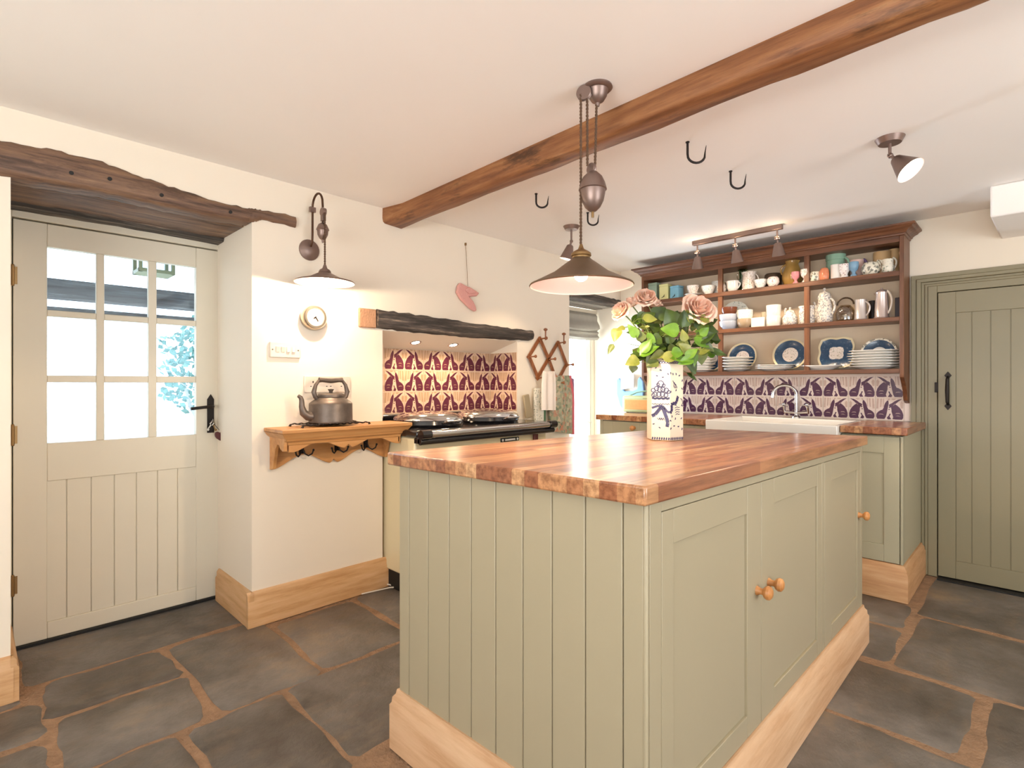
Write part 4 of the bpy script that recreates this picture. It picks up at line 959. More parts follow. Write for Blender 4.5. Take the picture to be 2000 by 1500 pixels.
# ------------------------------------------------------------------ door_2: glazed garden door in the recess, with roman blind
d2 = structure_root('door_2', (-2.97, 3.7, 0))
b = MB(); b.box(-3.0, -2.945, 3.347, 3.40, 0, 1.834); b.box(-3.0, -2.945, 4.03, 4.078, 0, 1.834); b.box(-3.0, -2.945, 3.40, 4.03, 1.80, 1.834); b.build('door_frame', M['cream'], d2, bevel=.003)
b = MB(); b.box(-2.99, -2.955, 3.402, 3.47, .01, 1.798); b.box(-2.99, -2.955, 3.96, 4.028, .01, 1.798); b.box(-2.99, -2.955, 3.47, 3.96, 1.72, 1.798); b.box(-2.99, -2.955, 3.47, 3.96, .01, .2); b.build('door_leaf', M['white'], d2, bevel=.003)
b = MB(); b.box(-2.975, -2.971, 3.47, 3.96, .2, 1.72); b.build('pane', M['pane'], d2)
b = MB(); b.box(-2.955, -2.95, 3.86, 3.885, .74, .86) if 0 else None; b.tube([(-2.955, 3.99, .80), (-2.92, 3.99, .80), (-2.915, 3.96, .80), (-2.915, 3.90, .795)], .006, 8); b.build('door_handle', M['chrome'], d2)
rb = thing('roman_blind', 'raised grey linen roman blind at the top of the bright garden door', 'blind', (-2.90, 3.71, 1.56))
b = MB()
def blind(u, v):
    y = 3.36 + .70 * u
    prof = [(-2.925, 1.80), (-2.90, 1.77), (-2.90, 1.73), (-2.87, 1.68), (-2.865, 1.655), (-2.90, 1.635), (-2.88, 1.62), (-2.90, 1.60), (-2.885, 1.575), (-2.91, 1.555)]
    t = v * (len(prof) - 1); i = min(int(t), len(prof) - 2); f = t - i
    x = prof[i][0] + (prof[i + 1][0] - prof[i][0]) * f; z = prof[i][1] + (prof[i + 1][1] - prof[i][1]) * f
    sag = .035 * sin(pi * u) ** .8 * (1 if .2 < v < .55 else .35)
    return Vector((x + .012 * sin(u * 9 + v * 5) * v, y, z - sag * (v ** .6)))
b.grid(blind, 30, 36); b.build('blind_fabric', plain('grey_linen', '#aaa69c', .9, var=.15, scale=10), rb, ang=70)
b = MB(); b.box(-2.935, -2.915, 3.355, 4.07, 1.795, 1.825); b.build('headrail', M['cream'], rb)

# light-blue cloth hanging by the garden door, with a card
bc = thing('hanging_cloth_bag', 'pale blue crescent-shaped cloth bag hanging on the wall behind the radio', 'bag', (-2.55, 4.07, .93))
out = [(-2.685, 1.19), (-2.66, 1.205), (-2.64, 1.19), (-2.63, 1.12), (-2.60, 1.085), (-2.52, 1.09), (-2.475, 1.11), (-2.47, 1.19), (-2.45, 1.215), (-2.415, 1.18), (-2.405, 1.10), (-2.42, 1.02), (-2.46, .96), (-2.54, .93), (-2.62, .92), (-2.65, .96), (-2.685, 1.06)]
b = MB(); b.prism(out, 'y', 4.045, 4.072); b.build('body', plain('pale_blue_cotton', '#7899c0', .9, var=.06), bc, bevel=.01, seg=3)
b = MB(); b.prism([(-2.63, 1.10), (-2.50, 1.12), (-2.50, 1.24), (-2.635, 1.24)], 'y', 4.036, 4.042); b.build('card', M['plastic'], bc)

# radio
ra = thing('table_radio', 'pale green retro radio with an amber grille on the far worktop', 'radio', (-2.24, 3.86, .914))
b = MB(); b.box(-2.47, -2.02, 3.80, 3.92, .918, 1.055); b.build('cabinet', plain('mint_leatherette', '#adb584', .45, var=.03), ra, bevel=.022, seg=4)
b = MB(); b.box(-2.44, -2.06, 3.797, 3.805, .942, 1.022); b.build('grille', plain('amber_cloth', '#cf9450', .7, var=.15, scale=60), ra, bevel=.003)
b = MB(); b.tube([(-2.44, 3.86, 1.05), (-2.36, 3.86, 1.082), (-2.25, 3.86, 1.096), (-2.14, 3.86, 1.082), (-2.06, 3.86, 1.05)], .006, 8); b.build('handle', plain('green_strap', '#7f9a7c', .6), ra)
for x in (-2.45, -2.04):
    b = MB(); b.cyl((x, 3.86, .914), (x, 3.86, .92), .012, n=12); b.build('foot', M['black'], ra)
b = MB(); b.box(-2.27, -2.23, 3.797, 3.80, 1.032, 1.036); b.build('name_badge', M['brass'], ra)

# ------------------------------------------------------------------ door_3: green plank door and architrave
d3 = structure_root('door_3', (0, 4.05, 0))
b = MB(); b.box(-.43, .34, 4.052, 4.095, .012, 1.69); b.box(-.43, -.349, 4.045, 4.06, .012, 1.69); b.box(.26, .34, 4.045, 4.06, .012, 1.69); b.box(-.349, .26, 4.045, 4.06, 1.566, 1.69); b.box(-.349, .26, 4.045, 4.06, .012, .117)
pl = [-.349, -.278, -.197, -.114, -.034, .046, .126, .2, .26]
for a, c in zip(pl, pl[1:]): b.box(a + .0015, c - .0015, 4.0485, 4.06, .117, 1.566)
b.build('door_leaf', M['green'], d3, bevel=.0015)
b = MB(); b.box(-.479, -.435, 4.05, 4.09, 0, 1.735); b.box(.345, .39, 4.05, 4.09, 0, 1.735); b.box(-.435, .345, 4.05, 4.09, 1.695, 1.735); b.build('door_frame', M['green'], d3, bevel=.002)
b = MB(); b.box(-.5, .42, 4.0955, 4.11, 0, 1.75); b.build('gap_backing', M['black'], d3)  # black sheet added behind the leaf so its gaps stay dark
b = MB()
for z in (1.02, 1.2): b.prism([(-.384 - .017, z), (-.384, z + .024), (-.384 + .017, z), (-.384, z - .024)], 'y', 4.04, 4.045)
b.tube([(-.384, 4.042, 1.03), (-.384, 4.015, 1.045), (-.384, 4.005, 1.11), (-.384, 4.015, 1.178), (-.384, 4.042, 1.192)], [.007, .009, .0105, .009, .007], 10); b.build('pull_handle', M['iron'], d3)
b = MB(); b.box(-.446, -.43, 4.042, 4.05, 1.10, 1.16); b.build('latch', M['iron'], d3, bevel=.002)
b = MB()
for (x0, x1, t) in ((-.563, -.535, .022), (-.535, -.512, .030), (-.512, -.495, .020), (-.495, -.479, .026)):
    b.box(x0, x1, YB - t, YB - .0005, 0, 1.735 + (-.479 - x0) * .9)
    b.box(-x1 - .09 + 0, -x0 - .09, YB - t, YB - .0005, 0, 1.735 + (-.479 - x0) * .9)
    zt = 1.735 + (-.479 - x0) * .9; zb = 1.735 + (-.479 - x1) * .9
    b.box(x0, -x0 - .09, YB - t - .0006, YB - .001, zb, zt)
struct(b.build('trim_2', M['green'], bevel=.003))
b = MB(); b.box(-.43, .34, 3.99, 4.10, -.004, .006); struct(b.build('trim_3', M['black']))

# ------------------------------------------------------------------ wall-mounted plate rack / shelves
DX0, DX1, DY = -2.325, -.570, 3.87
dr = thing('plate_shelves', 'large dark-stained wooden wall shelf unit with moulded cornice filled with crockery', 'shelf unit', (-1.45, 4.0, 1.0))
def side(x0, x1, nm):
    b = MB(); pf = [(DY, 2.03), (DY, 1.213), (DY + .005, 1.19), (DY + .06, 1.15), (DY + .1, 1.11), (DY + .13, 1.05), (DY + .17, 1.035), (4.07, 1.03), (4.07, 2.03)]
    b.prism(pf, 'x', x0, x1); b.build(nm, M['mahog_z'], dr, bevel=.002)
side(DX0, DX0 + .022, 'side_panel'); side(DX1 - .022, DX1, 'side_panel')
for x in (-1.69, -1.11):
    b = MB(); b.box(x, x + .033, DY + .006, DY + .03, 1.24, 2.0); b.build('divider', M['mahog_z'], dr, bevel=.002)
for z, t in ((1.824, .03), (1.55, .026), (1.241, .026)):
    b = MB(); b.box(DX0 + .022, DX1 - .022, DY, 4.07, z - t, z); b.build('shelf', M['mahog'], dr, bevel=.002)
b = MB(); b.box(DX0 + .022, DX1 - .022, DY + .01, 4.07, 1.997, 2.012); b.box(DX0 + .022, DX1 - .022, DY - .002, DY + .012, 1.995, 2.05); b.build('top_board', M['mahog'], dr)
b = MB()
def crown_y(b, x0, x1, y, z, pr, yb=4.07):
    loops = []
    for u, h in pr: loops.append([b.bm.verts.new(p) for p in ((x0 - u, yb, z + h), (x0 - u, y - u, z + h), (x1 + u, y - u, z + h), (x1 + u, yb, z + h))])
    for A, B in zip(loops, loops[1:]):
        for k in range(3): b._f([A[k], A[k + 1], B[k + 1], B[k]])
    b._f(loops[-1]); b._f(loops[0][::-1])
crown_y(b, DX0, DX1, DY - .002, 2.028, [(0, 0), (.006, .004), (.008, .012), (.014, .014), (.018, .024), (.03, .032), (.04, .036), (.046, .044), (.056, .05), (.06, .052), (.06, .062)])
b.build('cornice', M['mahog'], dr)
b = MB(); b.box(DX0 + .022, DX1 - .022, 4.07, 4.079, 1.215, 2.0); b.build('back_panel', plain('shelf_back_paint', '#dcc8ae', .8), dr)

# ------------------------------------------------------------------ crockery
def open_prof(out, t=.0035):
    """out: outer profile bottom->top; returns a closed vessel profile with an inner wall"""
    inn = [(max(r - t, .001), max(z, t)) for r, z in out if r > t][::-1]
    return [(0, 0)] + out + [(out[-1][0] - t * .5, out[-1][1] + t * .4)] + inn + [(0, inn[-1][1])]
def vessel(name, label, cat, x, y, z, out, mat, handle=None, spout=None, lid=None, group=None, rz=0, sx=1, sy=1, hmat=None, n=30, t=.0035, foot=None):
    """handle: (angle deg, z0, z1, reach, thickness, r0, r1)"""
    T = Matrix.Translation((x, y, z)) @ Matrix.Rotation(rz, 4, 'Z')
    parts = handle or spout or lid
    if parts: root = thing(name, label, cat, (x, y, z), 0, group)
    b = MB(); b.lathe(open_prof(out, t), (0, 0, 0), n, T, sx, sy)
    if spout:   # (angle, z, r, reach)
        a = radians(spout[0]); d = Vector((cos(a), sin(a), 0)); p = Vector((x, y, z))
        if len(spout) > 4:
            b.tube([p + d * spout[2] * .8 + Vector((0, 0, spout[1])), p + d * (spout[2] + spout[3] * .6) + Vector((0, 0, spout[1] + spout[4] * .4)), p + d * (spout[2] + spout[3]) + Vector((0, 0, spout[1] + spout[4]))], [.012, .008, .006], 10)
        else:
            q = p + d * (spout[2] * .86) + Vector((0, 0, spout[1]))
            s_ = d.cross(Vector((0, 0, 1))) * spout[2] * .42
            tip = p + d * (spout[2] + spout[3]) + Vector((0, 0, spout[1] + .008)); lowp = p + d * spout[2] * .93 + Vector((0, 0, spout[1] - spout[3] * 1.6))
            for s2 in (1, -1):
                vs = [b.bm.verts.new(v) for v in (q + s_ * s2, tip, lowp)]; b._f(vs)
                vs = [b.bm.verts.new(v) for v in (q + s_ * s2 * .8, tip, p + d * spout[2] * .8 + Vector((0, 0, spout[1] - .004)))]; b._f(vs)
    if not parts:
        return tag(b.build(name, mat, origin=(x, y, z)), label, cat, group)
    b.build('body', mat, root)
    if handle:
        a, z0, z1, reach, th, r0, r1 = handle; a = radians(a); d = Vector((cos(a), sin(a), 0)); p = Vector((x, y, z)); pts = []
        for i in range(11):
            f = i / 10; zz = z1 + (z0 - z1) * f; rr = r1 + (r0 - r1) * f
            pts.append(p + d * (rr * .93 + reach * sin(pi * f) ** .75) + Vector((0, 0, zz + .006 * sin(pi * f))))
        b = MB(); b.tube(pts, th, 8); b.build('handle', hmat or mat, root)
    if lid:     # (z, r, h, knob r, mat)
        b = MB(); zz, r, h, kr, lm = lid
        b.lathe([(0, 0), (r, 0), (r * .98, h * .12), (r * .75, h * .45), (r * .3, h * .62), (kr * .5, h * .68), (kr, h * .82), (kr * .8, h * .95), (0, h)], (x, y, z + zz), 24); b.build('lid', lm, root)
    return root
G1, G2, G3 = 'crockery on the top shelf', 'crockery on the middle shelf', 'plates on the bottom shelf'
Z1, Z2, Z3 = 1.8245, 1.5505, 1.2415
def carton(x, y, z, w_, d_, h, mat, label, bird=True, rz=0):
    root = thing('storage_tin', label, 'tin', (x, y, z), rz, 'coloured tins on the top shelf'); T = W[root]
    b = MB(); b.box(-w_ / 2, w_ / 2, -d_ / 2, d_ / 2, 0, h * .86, T); b.build('tin_body', mat, root, bevel=.003)
    b = MB(); b.box(-w_ / 2 - .001, w_ / 2 + .001, -d_ / 2 - .001, d_ / 2 + .001, h * .86, h, T); b.build('lid', mat, root, bevel=.003)
    if bird:
        b = MB(); yy = -d_ / 2 - .0012; s = w_ * .5
        b.poly([T @ Vector((px_ * s - s * .1, yy, h * .22 + pz * s)) for px_, pz in ((-.5, -.3), (-.2, -.12), (.1, .06), (.32, .42), (.38, .38), (.3, .05), (.45, .0), (.1, -.12), (-.1, -.22))]); b.build('bird_print', M['black'], root)
yb_, yf_ = 4.01, 3.93
carton(-2.263, 3.97, Z1, .078, .07, .156, plain('duck_egg_tin', '#a3bba8', .4), 'tall pale green tin, leftmost on the top shelf')
carton(-2.152, 3.95, Z1, .076, .07, .129, plain('lemon_tin', '#dbd79a', .4), 'pale yellow tin with a black bird, between green and blue tins')
carton(-2.055, 3.95, Z1, .078, .07, .103, plain('sky_tin', '#7fb6cf', .4), 'short sky blue tin on the top shelf, right of the yellow tin', rz=-.15)
cup = lambda r, h: [(r * .5, 0), (r * .55, h * .05), (r * .8, h * .3), (r * .95, h * .7), (r, h)]
bowl = lambda r, h: [(r * .5, 0), (r * .52, h * .08), (r * .85, h * .45), (r * .97, h * .8), (r, h)]
mug = lambda r, h: [(r * .92, 0), (r, h * .05), (r, h * .5), (r * .98, h)]
eggc = lambda r, h: [(r * .75, 0), (r * .7, h * .06), (r * .35, h * .22), (r * .4, h * .34), (r * .85, h * .5), (r, h * .75), (r * .97, h)]
jug = lambda r, h: [(r * .7, 0), (r * .78, h * .04), (r, h * .35), (r * .92, h * .62), (r * .72, h * .82), (r * .8, h)]
tag(MB().lathe([(0, 0), (.03, 0), (.04, .006), (.066, .016), (.067, .018), (.04, .01), (0, .006)], (-1.908, yf_, Z1), 32).build('saucer', M['white']), 'white saucer under the pink-sprigged teacup on the top shelf', 'saucer', G1)
vessel('teacup', 'pink-sprigged teacup on a white saucer, right of the blue tin', 'cup', -1.908, yf_, Z1 + .012, cup(.046, .072), M['fl_pink'], (-25, .02, .06, .022, .003, .032, .044), group=G1)
vessel('bowl', 'white sprigged tea bowl at the front, right of the saucer', 'bowl', -1.785, yf_, Z1, bowl(.052, .066), M['fl_blue'], group=G1)
vessel('teacup', 'larger white sprigged cup just behind the white tea bowl', 'cup', -1.745, 4.01, Z1, cup(.05, .105), M['fl_blue'], group=G1)
vessel('ginger_jar', 'small white lidded pot with a gold knob on the top shelf', 'pot', -1.683, yf_, Z1, [(.02, 0), (.024, .004), (.036, .03), (.034, .055), (.022, .07)], M['fl_pink'], lid=(.07, .024, .042, .008, M['gold']), group=G1)
vessel('cream_jug', 'small white fluted cream jug in front of the green glass jug', 'jug', -1.598, yf_ - .01, Z1, [(.024, 0), (.03, .004), (.04, .03), (.042, .06), (.046, .076)], M['white'], (0, .02, .068, .018, .004, .036, .04), (185, .076, .044, .012), group=G1)
vessel('glass_jug', 'tall green glass jug behind the white cream jug', 'jug', -1.565, 4.02, Z1, [(.03, 0), (.038, .01), (.036, .05), (.022, .11), (.026, .16), (.034, .168)], M['greenglass'], (175, .09, .155, .02, .004, .024, .026), group=G1, hmat=M['clearglass'])
vessel('tall_jug', 'tall white jug with flower sprays on the top shelf', 'jug', -1.493, yf_ + .02, Z1, [(.036, 0), (.042, .004), (.047, .04), (.044, .08), (.042, .11), (.05, .13)], M['fl_pink'], (10, .03, .115, .02, .004, .046, .044), (180, .13, .046, .012), group=G1)
vessel('storage_jar', 'brown metal jar at the back behind the two little sprigged bowls', 'jar', -1.352, 4.02, Z1, [(.052, 0), (.056, .004), (.056, .1), (.05, .108)], plain('brown_tin', '#6c5c4c', .35, .5), group=G1)
vessel('sugar_bowl', 'little white sugar bowl with blue sprigs, left of the round pot', 'bowl', -1.402, yf_ - .01, Z1, bowl(.042, .06), M['fl_blue'], group=G1)
vessel('sugar_pot', 'little round white pot with dark sprigs left of the ochre jug', 'pot', -1.318, yf_ - .01, Z1, [(.022, 0), (.026, .004), (.04, .03), (.038, .055), (.03, .066)], M['fl_red'], group=G1)
vessel('stoneware_jug', 'big ochre salt-glazed jug nearly reaching the cornice', 'jug', -1.215, 3.985, Z1, [(.045, 0), (.05, .004), (.064, .05), (.062, .085), (.046, .125), (.038, .15), (.044, .172)], M['ochre'], (195, .08, .155, .024, .006, .06, .036), (0, .172, .042, .012), group=G1)
vessel('egg_cup', 'pink egg cup in front of the ochre jug', 'egg cup', -1.168, yf_ - .03, Z1, eggc(.026, .078), M['pinkglaze'], group=G1)
vessel('egg_cup', 'white floral egg cup directly right of the pink egg cup', 'egg cup', -1.108, yf_ - .03, Z1, eggc(.03, .086), M['fl_pink'], group=G1)
vessel('salt_dish', 'small low white pot with a dark patterned rim on the top shelf', 'pot', -1.051, yf_ - .02, Z1, [(.03, 0), (.033, .004), (.034, .04), (.032, .06)], M['fl_dark'], group=G1)
vessel('egg_cup', 'orange and white egg cup in front of the green mug', 'egg cup', -.996, yf_ - .03, Z1, [(.024, 0), (.027, .004), (.029, .03), (.027, .06), (.02, .076)], M['orange'], group=G1)
vessel('large_mug', 'big sea green mug at the back of the top shelf', 'mug', -.955, 4.0, Z1, [(.05, 0), (.056, .004), (.055, .1), (.054, .135), (.058, .138), (.058, .172)], M['greenmug'], (-20, .05, .15, .036, .007, .052, .055), group=G1)
vessel('egg_cup', 'plain cream egg cup beside the red-spotted one', 'egg cup', -.932, yf_ - .02, Z1, [(.026, 0), (.03, .004), (.03, .04), (.031, .09)], M['white'], group=G1)
vessel('egg_cup', 'white egg cup with red spots, left of the blue egg cup', 'egg cup', -.882, yf_ - .035, Z1, [(.026, 0), (.022, .006), (.018, .02), (.027, .04), (.029, .084)], M['fl_red'], group=G1)
vessel('egg_cup', 'blue egg cup in front of the blush pink cup', 'egg cup', -.832, yf_ - .03, Z1, eggc(.028, .09), M['blueglaze'], group=G1)
vessel('wide_cup', 'blush pink cup with a purple handle behind the blue egg cup', 'cup', -.838, 4.0, Z1, [(.03, 0), (.034, .004), (.04, .05), (.044, .118)], M['palepink'], (-5, .02, .12, .022, .008, .036, .042), hmat=M['purple'], group=G1)
vessel('patterned_teapot', 'squat dark and white patterned pot with an angular handle', 'teapot', -.745, yf_ - .01, Z1, [(.034, 0), (.04, .004), (.05, .03), (.046, .06), (.036, .075)], M['fl_dark'], (0, .02, .085, .012, .006, .044, .036), group=G1)
tag(MB().build('x', M['black']), '', '') if 0 else None
vessel('milk_jug', 'little white jug with leaf print at the right end of the top shelf', 'jug', -.655, yf_ - .02, Z1, [(.022, 0), (.026, .004), (.034, .03), (.028, .055), (.03, .08)], M['fl_green'], (10, .02, .09, .016, .005, .03, .026), (185, .078, .028, .016), group=G1)
vessel('stoneware_mug', 'cane-coloured mug behind the dark patterned pot', 'mug', -.70, 4.01, Z1, mug(.05, .148), M['tanmug'], (0, .04, .13, .022, .005, .048, .048), group=G1)
vessel('stoneware_mug', 'cane-coloured mug at the far right end of the top shelf', 'mug', -.642, 4.03, Z1, mug(.032, .16), M['tanmug'], (-30, .04, .14, .012, .004, .03, .03), group=G1)

# plates
def plate_at(T, r, mats, label, cat='plate', name='dinner_plate', group=G3, outline=None, rim=.018, centre=.45, dots=False):
    b = MB(); n = 64
    def ring(f, z):
        k = []
        for i in range(n):
            a = 2 * pi * i / n; s = (outline(a) if outline else 1) if f > .3 else 1
            k.append(b.bm.verts.new(T @ Vector((r * f * s * cos(a), r * f * s * sin(a), z))))
        return k
    seq = [(.55, 0, 0), (.6, .004, 0), (1, rim, 0), (1.0, rim + .003, 0), (.89, rim * .9, 0), (.62, .006, 1), (centre, .0055, 1), (.05, .005, 2)]
    prev = None
    for f, z, mi in seq:
        cur = ring(f, z)
        if prev:
            b.mi = mi
            for i in range(n): b._f([prev[i], prev[(i + 1) % n], cur[(i + 1) % n], cur[i]])
        else: b.mi = 0; b._f(cur[::-1])
        prev = cur
    b.mi = 2; b._f(prev)
    c = T @ Vector((0, 0, 0))
    o = b.build(name, mats, origin=(c.x, c.y, c.z), recalc=True)
    return tag(o, label, cat, group)
def standing(x, z, r, lean=12, y=None):
    l = radians(lean); yc = (y if y else 4.045 - r * sin(l))
    return Matrix.Translation((x, yc, z + r * cos(l) + .002)) @ Matrix.Rotation(pi / 2 - l, 4, 'X')
bluep = [M['gold'], M['navy'], M['fl_pink']]
plate_at(standing(-1.622, Z2, .108), .108, [M['fl_green'], M['fl_green'], M['white']], 'white plate with green sprigs standing behind the stacked bowls', group='standing plates')
plate_at(standing(-1.566, Z3, .106), .106, bluep, 'navy-bordered round plate standing behind the left plate stack', group='standing plates')
plate_at(standing(-1.238, Z3, .112), .112, bluep, 'navy-bordered round plate standing near the right-hand divider', group='standing plates')
sq = lambda a: (1.0 / max(abs(cos(a)), abs(sin(a)))) ** .62 * (1 - .035 * cos(8 * a) - .02 * cos(4 * a))
plate_at(standing(-.955, Z3, .112, 12), .105, bluep, 'square navy-bordered dish with a shaped rim standing on the bottom shelf', 'dish', 'square_dish', 'standing plates', sq, centre=.4)
plate_at(standing(-.72, Z3, .098, 14), .098, [M['fl_dark'], M['navy'], M['white']], 'dark-rimmed plate standing behind the tall stack of platters', group='standing plates')
plate_at(standing(-1.80, Z3, .10, 12), .10, bluep, 'navy-bordered plate standing in the left bay beside the flowers', group='standing plates')
def stack(x, y, zs, base_r, step, count, names, sx=1.0, mats=None):
    z = zs
    for i in range(count):
        r = base_r[i] if isinstance(base_r, list) else base_r
        m = (mats or [M['white'], M['white'], M['white']])
        oc = (lambda a, s=sx: s / math.sqrt((cos(a)) ** 2 + (s * sin(a)) ** 2) if s != 1 else 1)
        plate_at(Matrix.Translation((x + ((i * 37) % 7 - 3) * .0012, y, z)), r, m, names[i], rim=.017, outline=(None if sx == 1 else oc), name='dinner_plate' if sx == 1 else 'oval_platter', cat='plate' if sx == 1 else 'platter', group='stacked ' + ('plates' if sx == 1 else 'platters'))
        z += step
plain_w = [M['white']] * 3; rimd = [M['fl_dark'], M['white'], M['white']]
def ordn(i, n, s):
    w_ = ['lowest', 'second from the bottom', 'third from the bottom', 'fourth from the bottom', 'fifth from the bottom', 'sixth from the bottom', 'seventh from the bottom']
    return f"{'topmost' if i == n - 1 else w_[i]} white {s}"
stack(-1.842, 3.975, Z3, [.085, .085, .088, .088, .088, .088], .021, 6, [ordn(i, 6, 'plate of the stack in the left bay by the flowers') for i in range(6)])
stack(-1.588, 3.965, Z3, [.10, .112, .112, .113, .113], .021, 5, [ordn(i, 5, 'plate of the stack under a navy plate, left of centre') for i in range(5)])
stack(-1.32, 3.955, Z3, [.098, .1, .1], .011, 3, [ordn(i, 3, 'plate of the low stack before the round navy plate') for i in range(3)], sx=1.28)
plate_at(Matrix.Translation((-1.03, 3.95, Z3)), .092, [M['white']] * 3, 'single shallow white dish lying in front of the square navy dish', 'dish', 'oval_dish', 'stacked platters', lambda a: 1.35 / math.sqrt(cos(a) ** 2 + (1.35 * sin(a)) ** 2), rim=.028)
stack(-.735, 3.965, Z3, [.09, .094, .096, .097, .097, .097, .093], .0165, 7, [ordn(i, 7, 'platter of the tall stack at the right end') for i in range(7)], sx=1.5)

# middle shelf
vessel('stacking_bowl', 'pale blue-grey bowl at the bottom of the bowl stack', 'bowl', -1.63, yf_ - .01, Z2, [(.045, 0), (.05, .004), (.064, .03), (.067, .058)], M['bluebowl'], group=G2)
vessel('stacking_bowl', 'pale blue-grey bowl under the brown bowl', 'bowl', -1.63, yf_ - .01, Z2 + .048, [(.05, 0), (.055, .004), (.064, .03), (.067, .06)], M['bluebowl'], group=G2)
vessel('stacking_bowl', 'brown glazed bowl on top of two pale blue bowls', 'bowl', -1.626, yf_ - .01, Z2 + .098, [(.04, 0), (.044, .004), (.054, .03), (.059, .062)], M['terracotta'], group=G2)
vessel('stacking_bowl', 'sand-coloured rounded bowl beneath a cream bowl', 'bowl', -1.513, yf_ - .01, Z2, [(.03, 0), (.036, .004), (.05, .035), (.051, .066)], M['sand'], group=G2)
vessel('stacking_bowl', 'cream bowl with a brown rim on the sand-coloured bowl', 'bowl', -1.51, yf_ - .01, Z2 + .06, [(.04, 0), (.046, .004), (.053, .03), (.053, .07)], M['fl_blue'], group=G2)
o = tag(MB().box(-1.465, -1.372, 3.905, 3.975, Z2, Z2 + .07).build('butter_box', M['white'], bevel=.006), 'low square white ceramic box on the middle shelf', 'box')
vessel('storage_jar', 'small greyish jar behind the square white box', 'jar', -1.40, 4.01, Z2, mug(.03, .112), plain('putty_glaze', '#c2b8a4', .3), group=G2)
vessel('ramekin', 'lower of two straight-sided white ramekins', 'ramekin', -1.318, yf_, Z2, [(.044, 0), (.047, .004), (.047, .07)], M['white'], group=G2)
vessel('ramekin', 'upper of two straight-sided white ramekins', 'ramekin', -1.318, yf_, Z2 + .0715, [(.044, 0), (.046, .004), (.049, .074)], M['white'], group=G2)
vessel('transfer_mug', 'white pot with grey-blue transfer print and raised handles', 'pot', -1.212, yf_, Z2, [(.038, 0), (.046, .01), (.048, .05), (.034, .075)], M['fl_grey'], (180, .07, .118, .008, .006, .03, .024), lid=(.075, .034, .048, .008, M['fl_grey']), group=G2)
vessel('transfer_jug', 'wide white jug with grey-blue transfer print by the divider', 'jug', -1.108, yf_, Z2, [(.044, 0), (.048, .006), (.048, .07), (.046, .1), (.05, .118)], M['fl_grey'], (5, .02, .14, .014, .007, .046, .044), (180, .115, .046, .012), group=G2)
vessel('coffee_pot', 'tall white printed coffee pot with a pointed lid', 'coffee pot', -1.005, yf_ + .01, Z2, [(.042, 0), (.046, .006), (.05, .05), (.046, .1), (.036, .15), (.04, .168)], M['fl_grey'], (-15, .05, .16, .026, .007, .048, .036), (165, .165, .036, .016), (.166, .04, .065, .008, M['fl_grey']), group=G2)
gb = thing('glass_basket', 'clear glass cloche-shaped jar with an arched dark handle', 'jar', (-.888, 3.95, Z2))
b = MB(); b.lathe([(.04, 0), (.052, .01), (.056, .05), (.045, .085), (.028, .105), (.026, .103), (.043, .083), (.053, .05), (.049, .012), (0, .004)], (-.888, 3.95, Z2), 32); b.build('glass_body', M['clearglass'], gb)
b = MB(); b.tube([(-.888 + .046 * cos(pi * i / 12), 3.95, Z2 + .108 + .045 * sin(pi * i / 12)) for i in range(13)], .005, 8); b.build('handle', plain('dark_handle', '#4a3a2c', .4, .5), gb)
vessel('tankard', 'pewter tankard with a scrolled handle, left of the silver coffee pot', 'tankard', -.80, yf_, Z2, [(.036, 0), (.038, .006), (.034, .012), (.031, .1), (.032, .128)], M['pewter'], (-20, .025, .115, .026, .005, .034, .03), group=G2)
vessel('storage_jar', 'dark narrow jar between tankard and silver pot', 'jar', -.752, 4.02, Z2, mug(.024, .125), M['iron'], group=G2)
vessel('coffee_pot', 'tall silver coffee pot with white handle at the right end', 'coffee pot', -.69, yf_, Z2, [(.04, 0), (.042, .006), (.038, .012), (.036, .08), (.032, .15), (.034, .16)], M['silver'], (-15, .03, .168, .024, .006, .036, .032), (175, .155, .033, .01), (.16, .034, .03, .007, M['silver']), group=G2, hmat=M['plastic'])
tag(MB().box(-.628, -.598, 3.96, 4.05, Z2, Z2 + .125).build('book', plain('dark_cover', '#2c1e24', .5), bevel=.002), 'dark upright box at the very end of the middle shelf', 'box')

# ------------------------------------------------------------------ vase and roses
VX, VY = -1.088, 1.99
VZ = .95 + .0163 * (VX + .545) - .0171 * (VY - .925) + .0025
va = thing('vase', 'tall hexagonal white vase painted with blue cloud and dragon motifs on the island', 'vase', (VX, VY, VZ), TH)
Tv = W[va]
VR = .0735; VH = .322
hexp = lambda r, rot=-pi / 2: [(r * cos(rot + pi * k / 3), r * sin(rot + pi * k / 3)) for k in range(6)]
b = MB(); loops = []
for r, z in ((VR * .97, 0), (VR, .004), (VR, VH - .03), (VR * .985, VH - .012), (VR * .9, VH - .002), (VR * .82, VH), (VR * .76, VH - .004), (VR * .8, VH - .03), (VR * .8, .02)):
    loops.append([b.bm.verts.new(Tv @ Vector((x, y, z))) for x, y in hexp(r)])
b._f(loops[0][::-1])
for A, B in zip(loops, loops[1:]):
    for k in range(6): b._f([A[k], A[(k + 1) % 6], B[(k + 1) % 6], B[k]])
b._f(loops[-1])
b.build('body', plain('cream_porcelain', '#f0e4cc', .25, 0, var=.02, coat=.4), va, bevel=.002)
P0 = Vector((0, -VR, 0))
fL = (Vector((VR * cos(-pi / 2 - pi / 3), VR * sin(-pi / 2 - pi / 3), 0)), P0.copy())
fR = (P0.copy(), Vector((VR * cos(-pi / 2 + pi / 3), VR * sin(-pi / 2 + pi / 3), 0)))
def fp(face, u, v, h=.0006):
    a, c = face; d = c - a; n = Vector((d.y, -d.x, 0)).normalized(); return Tv @ (a + d * u + n * h + Vector((0, 0, v * VH)))
dn = MB(); dl = dn
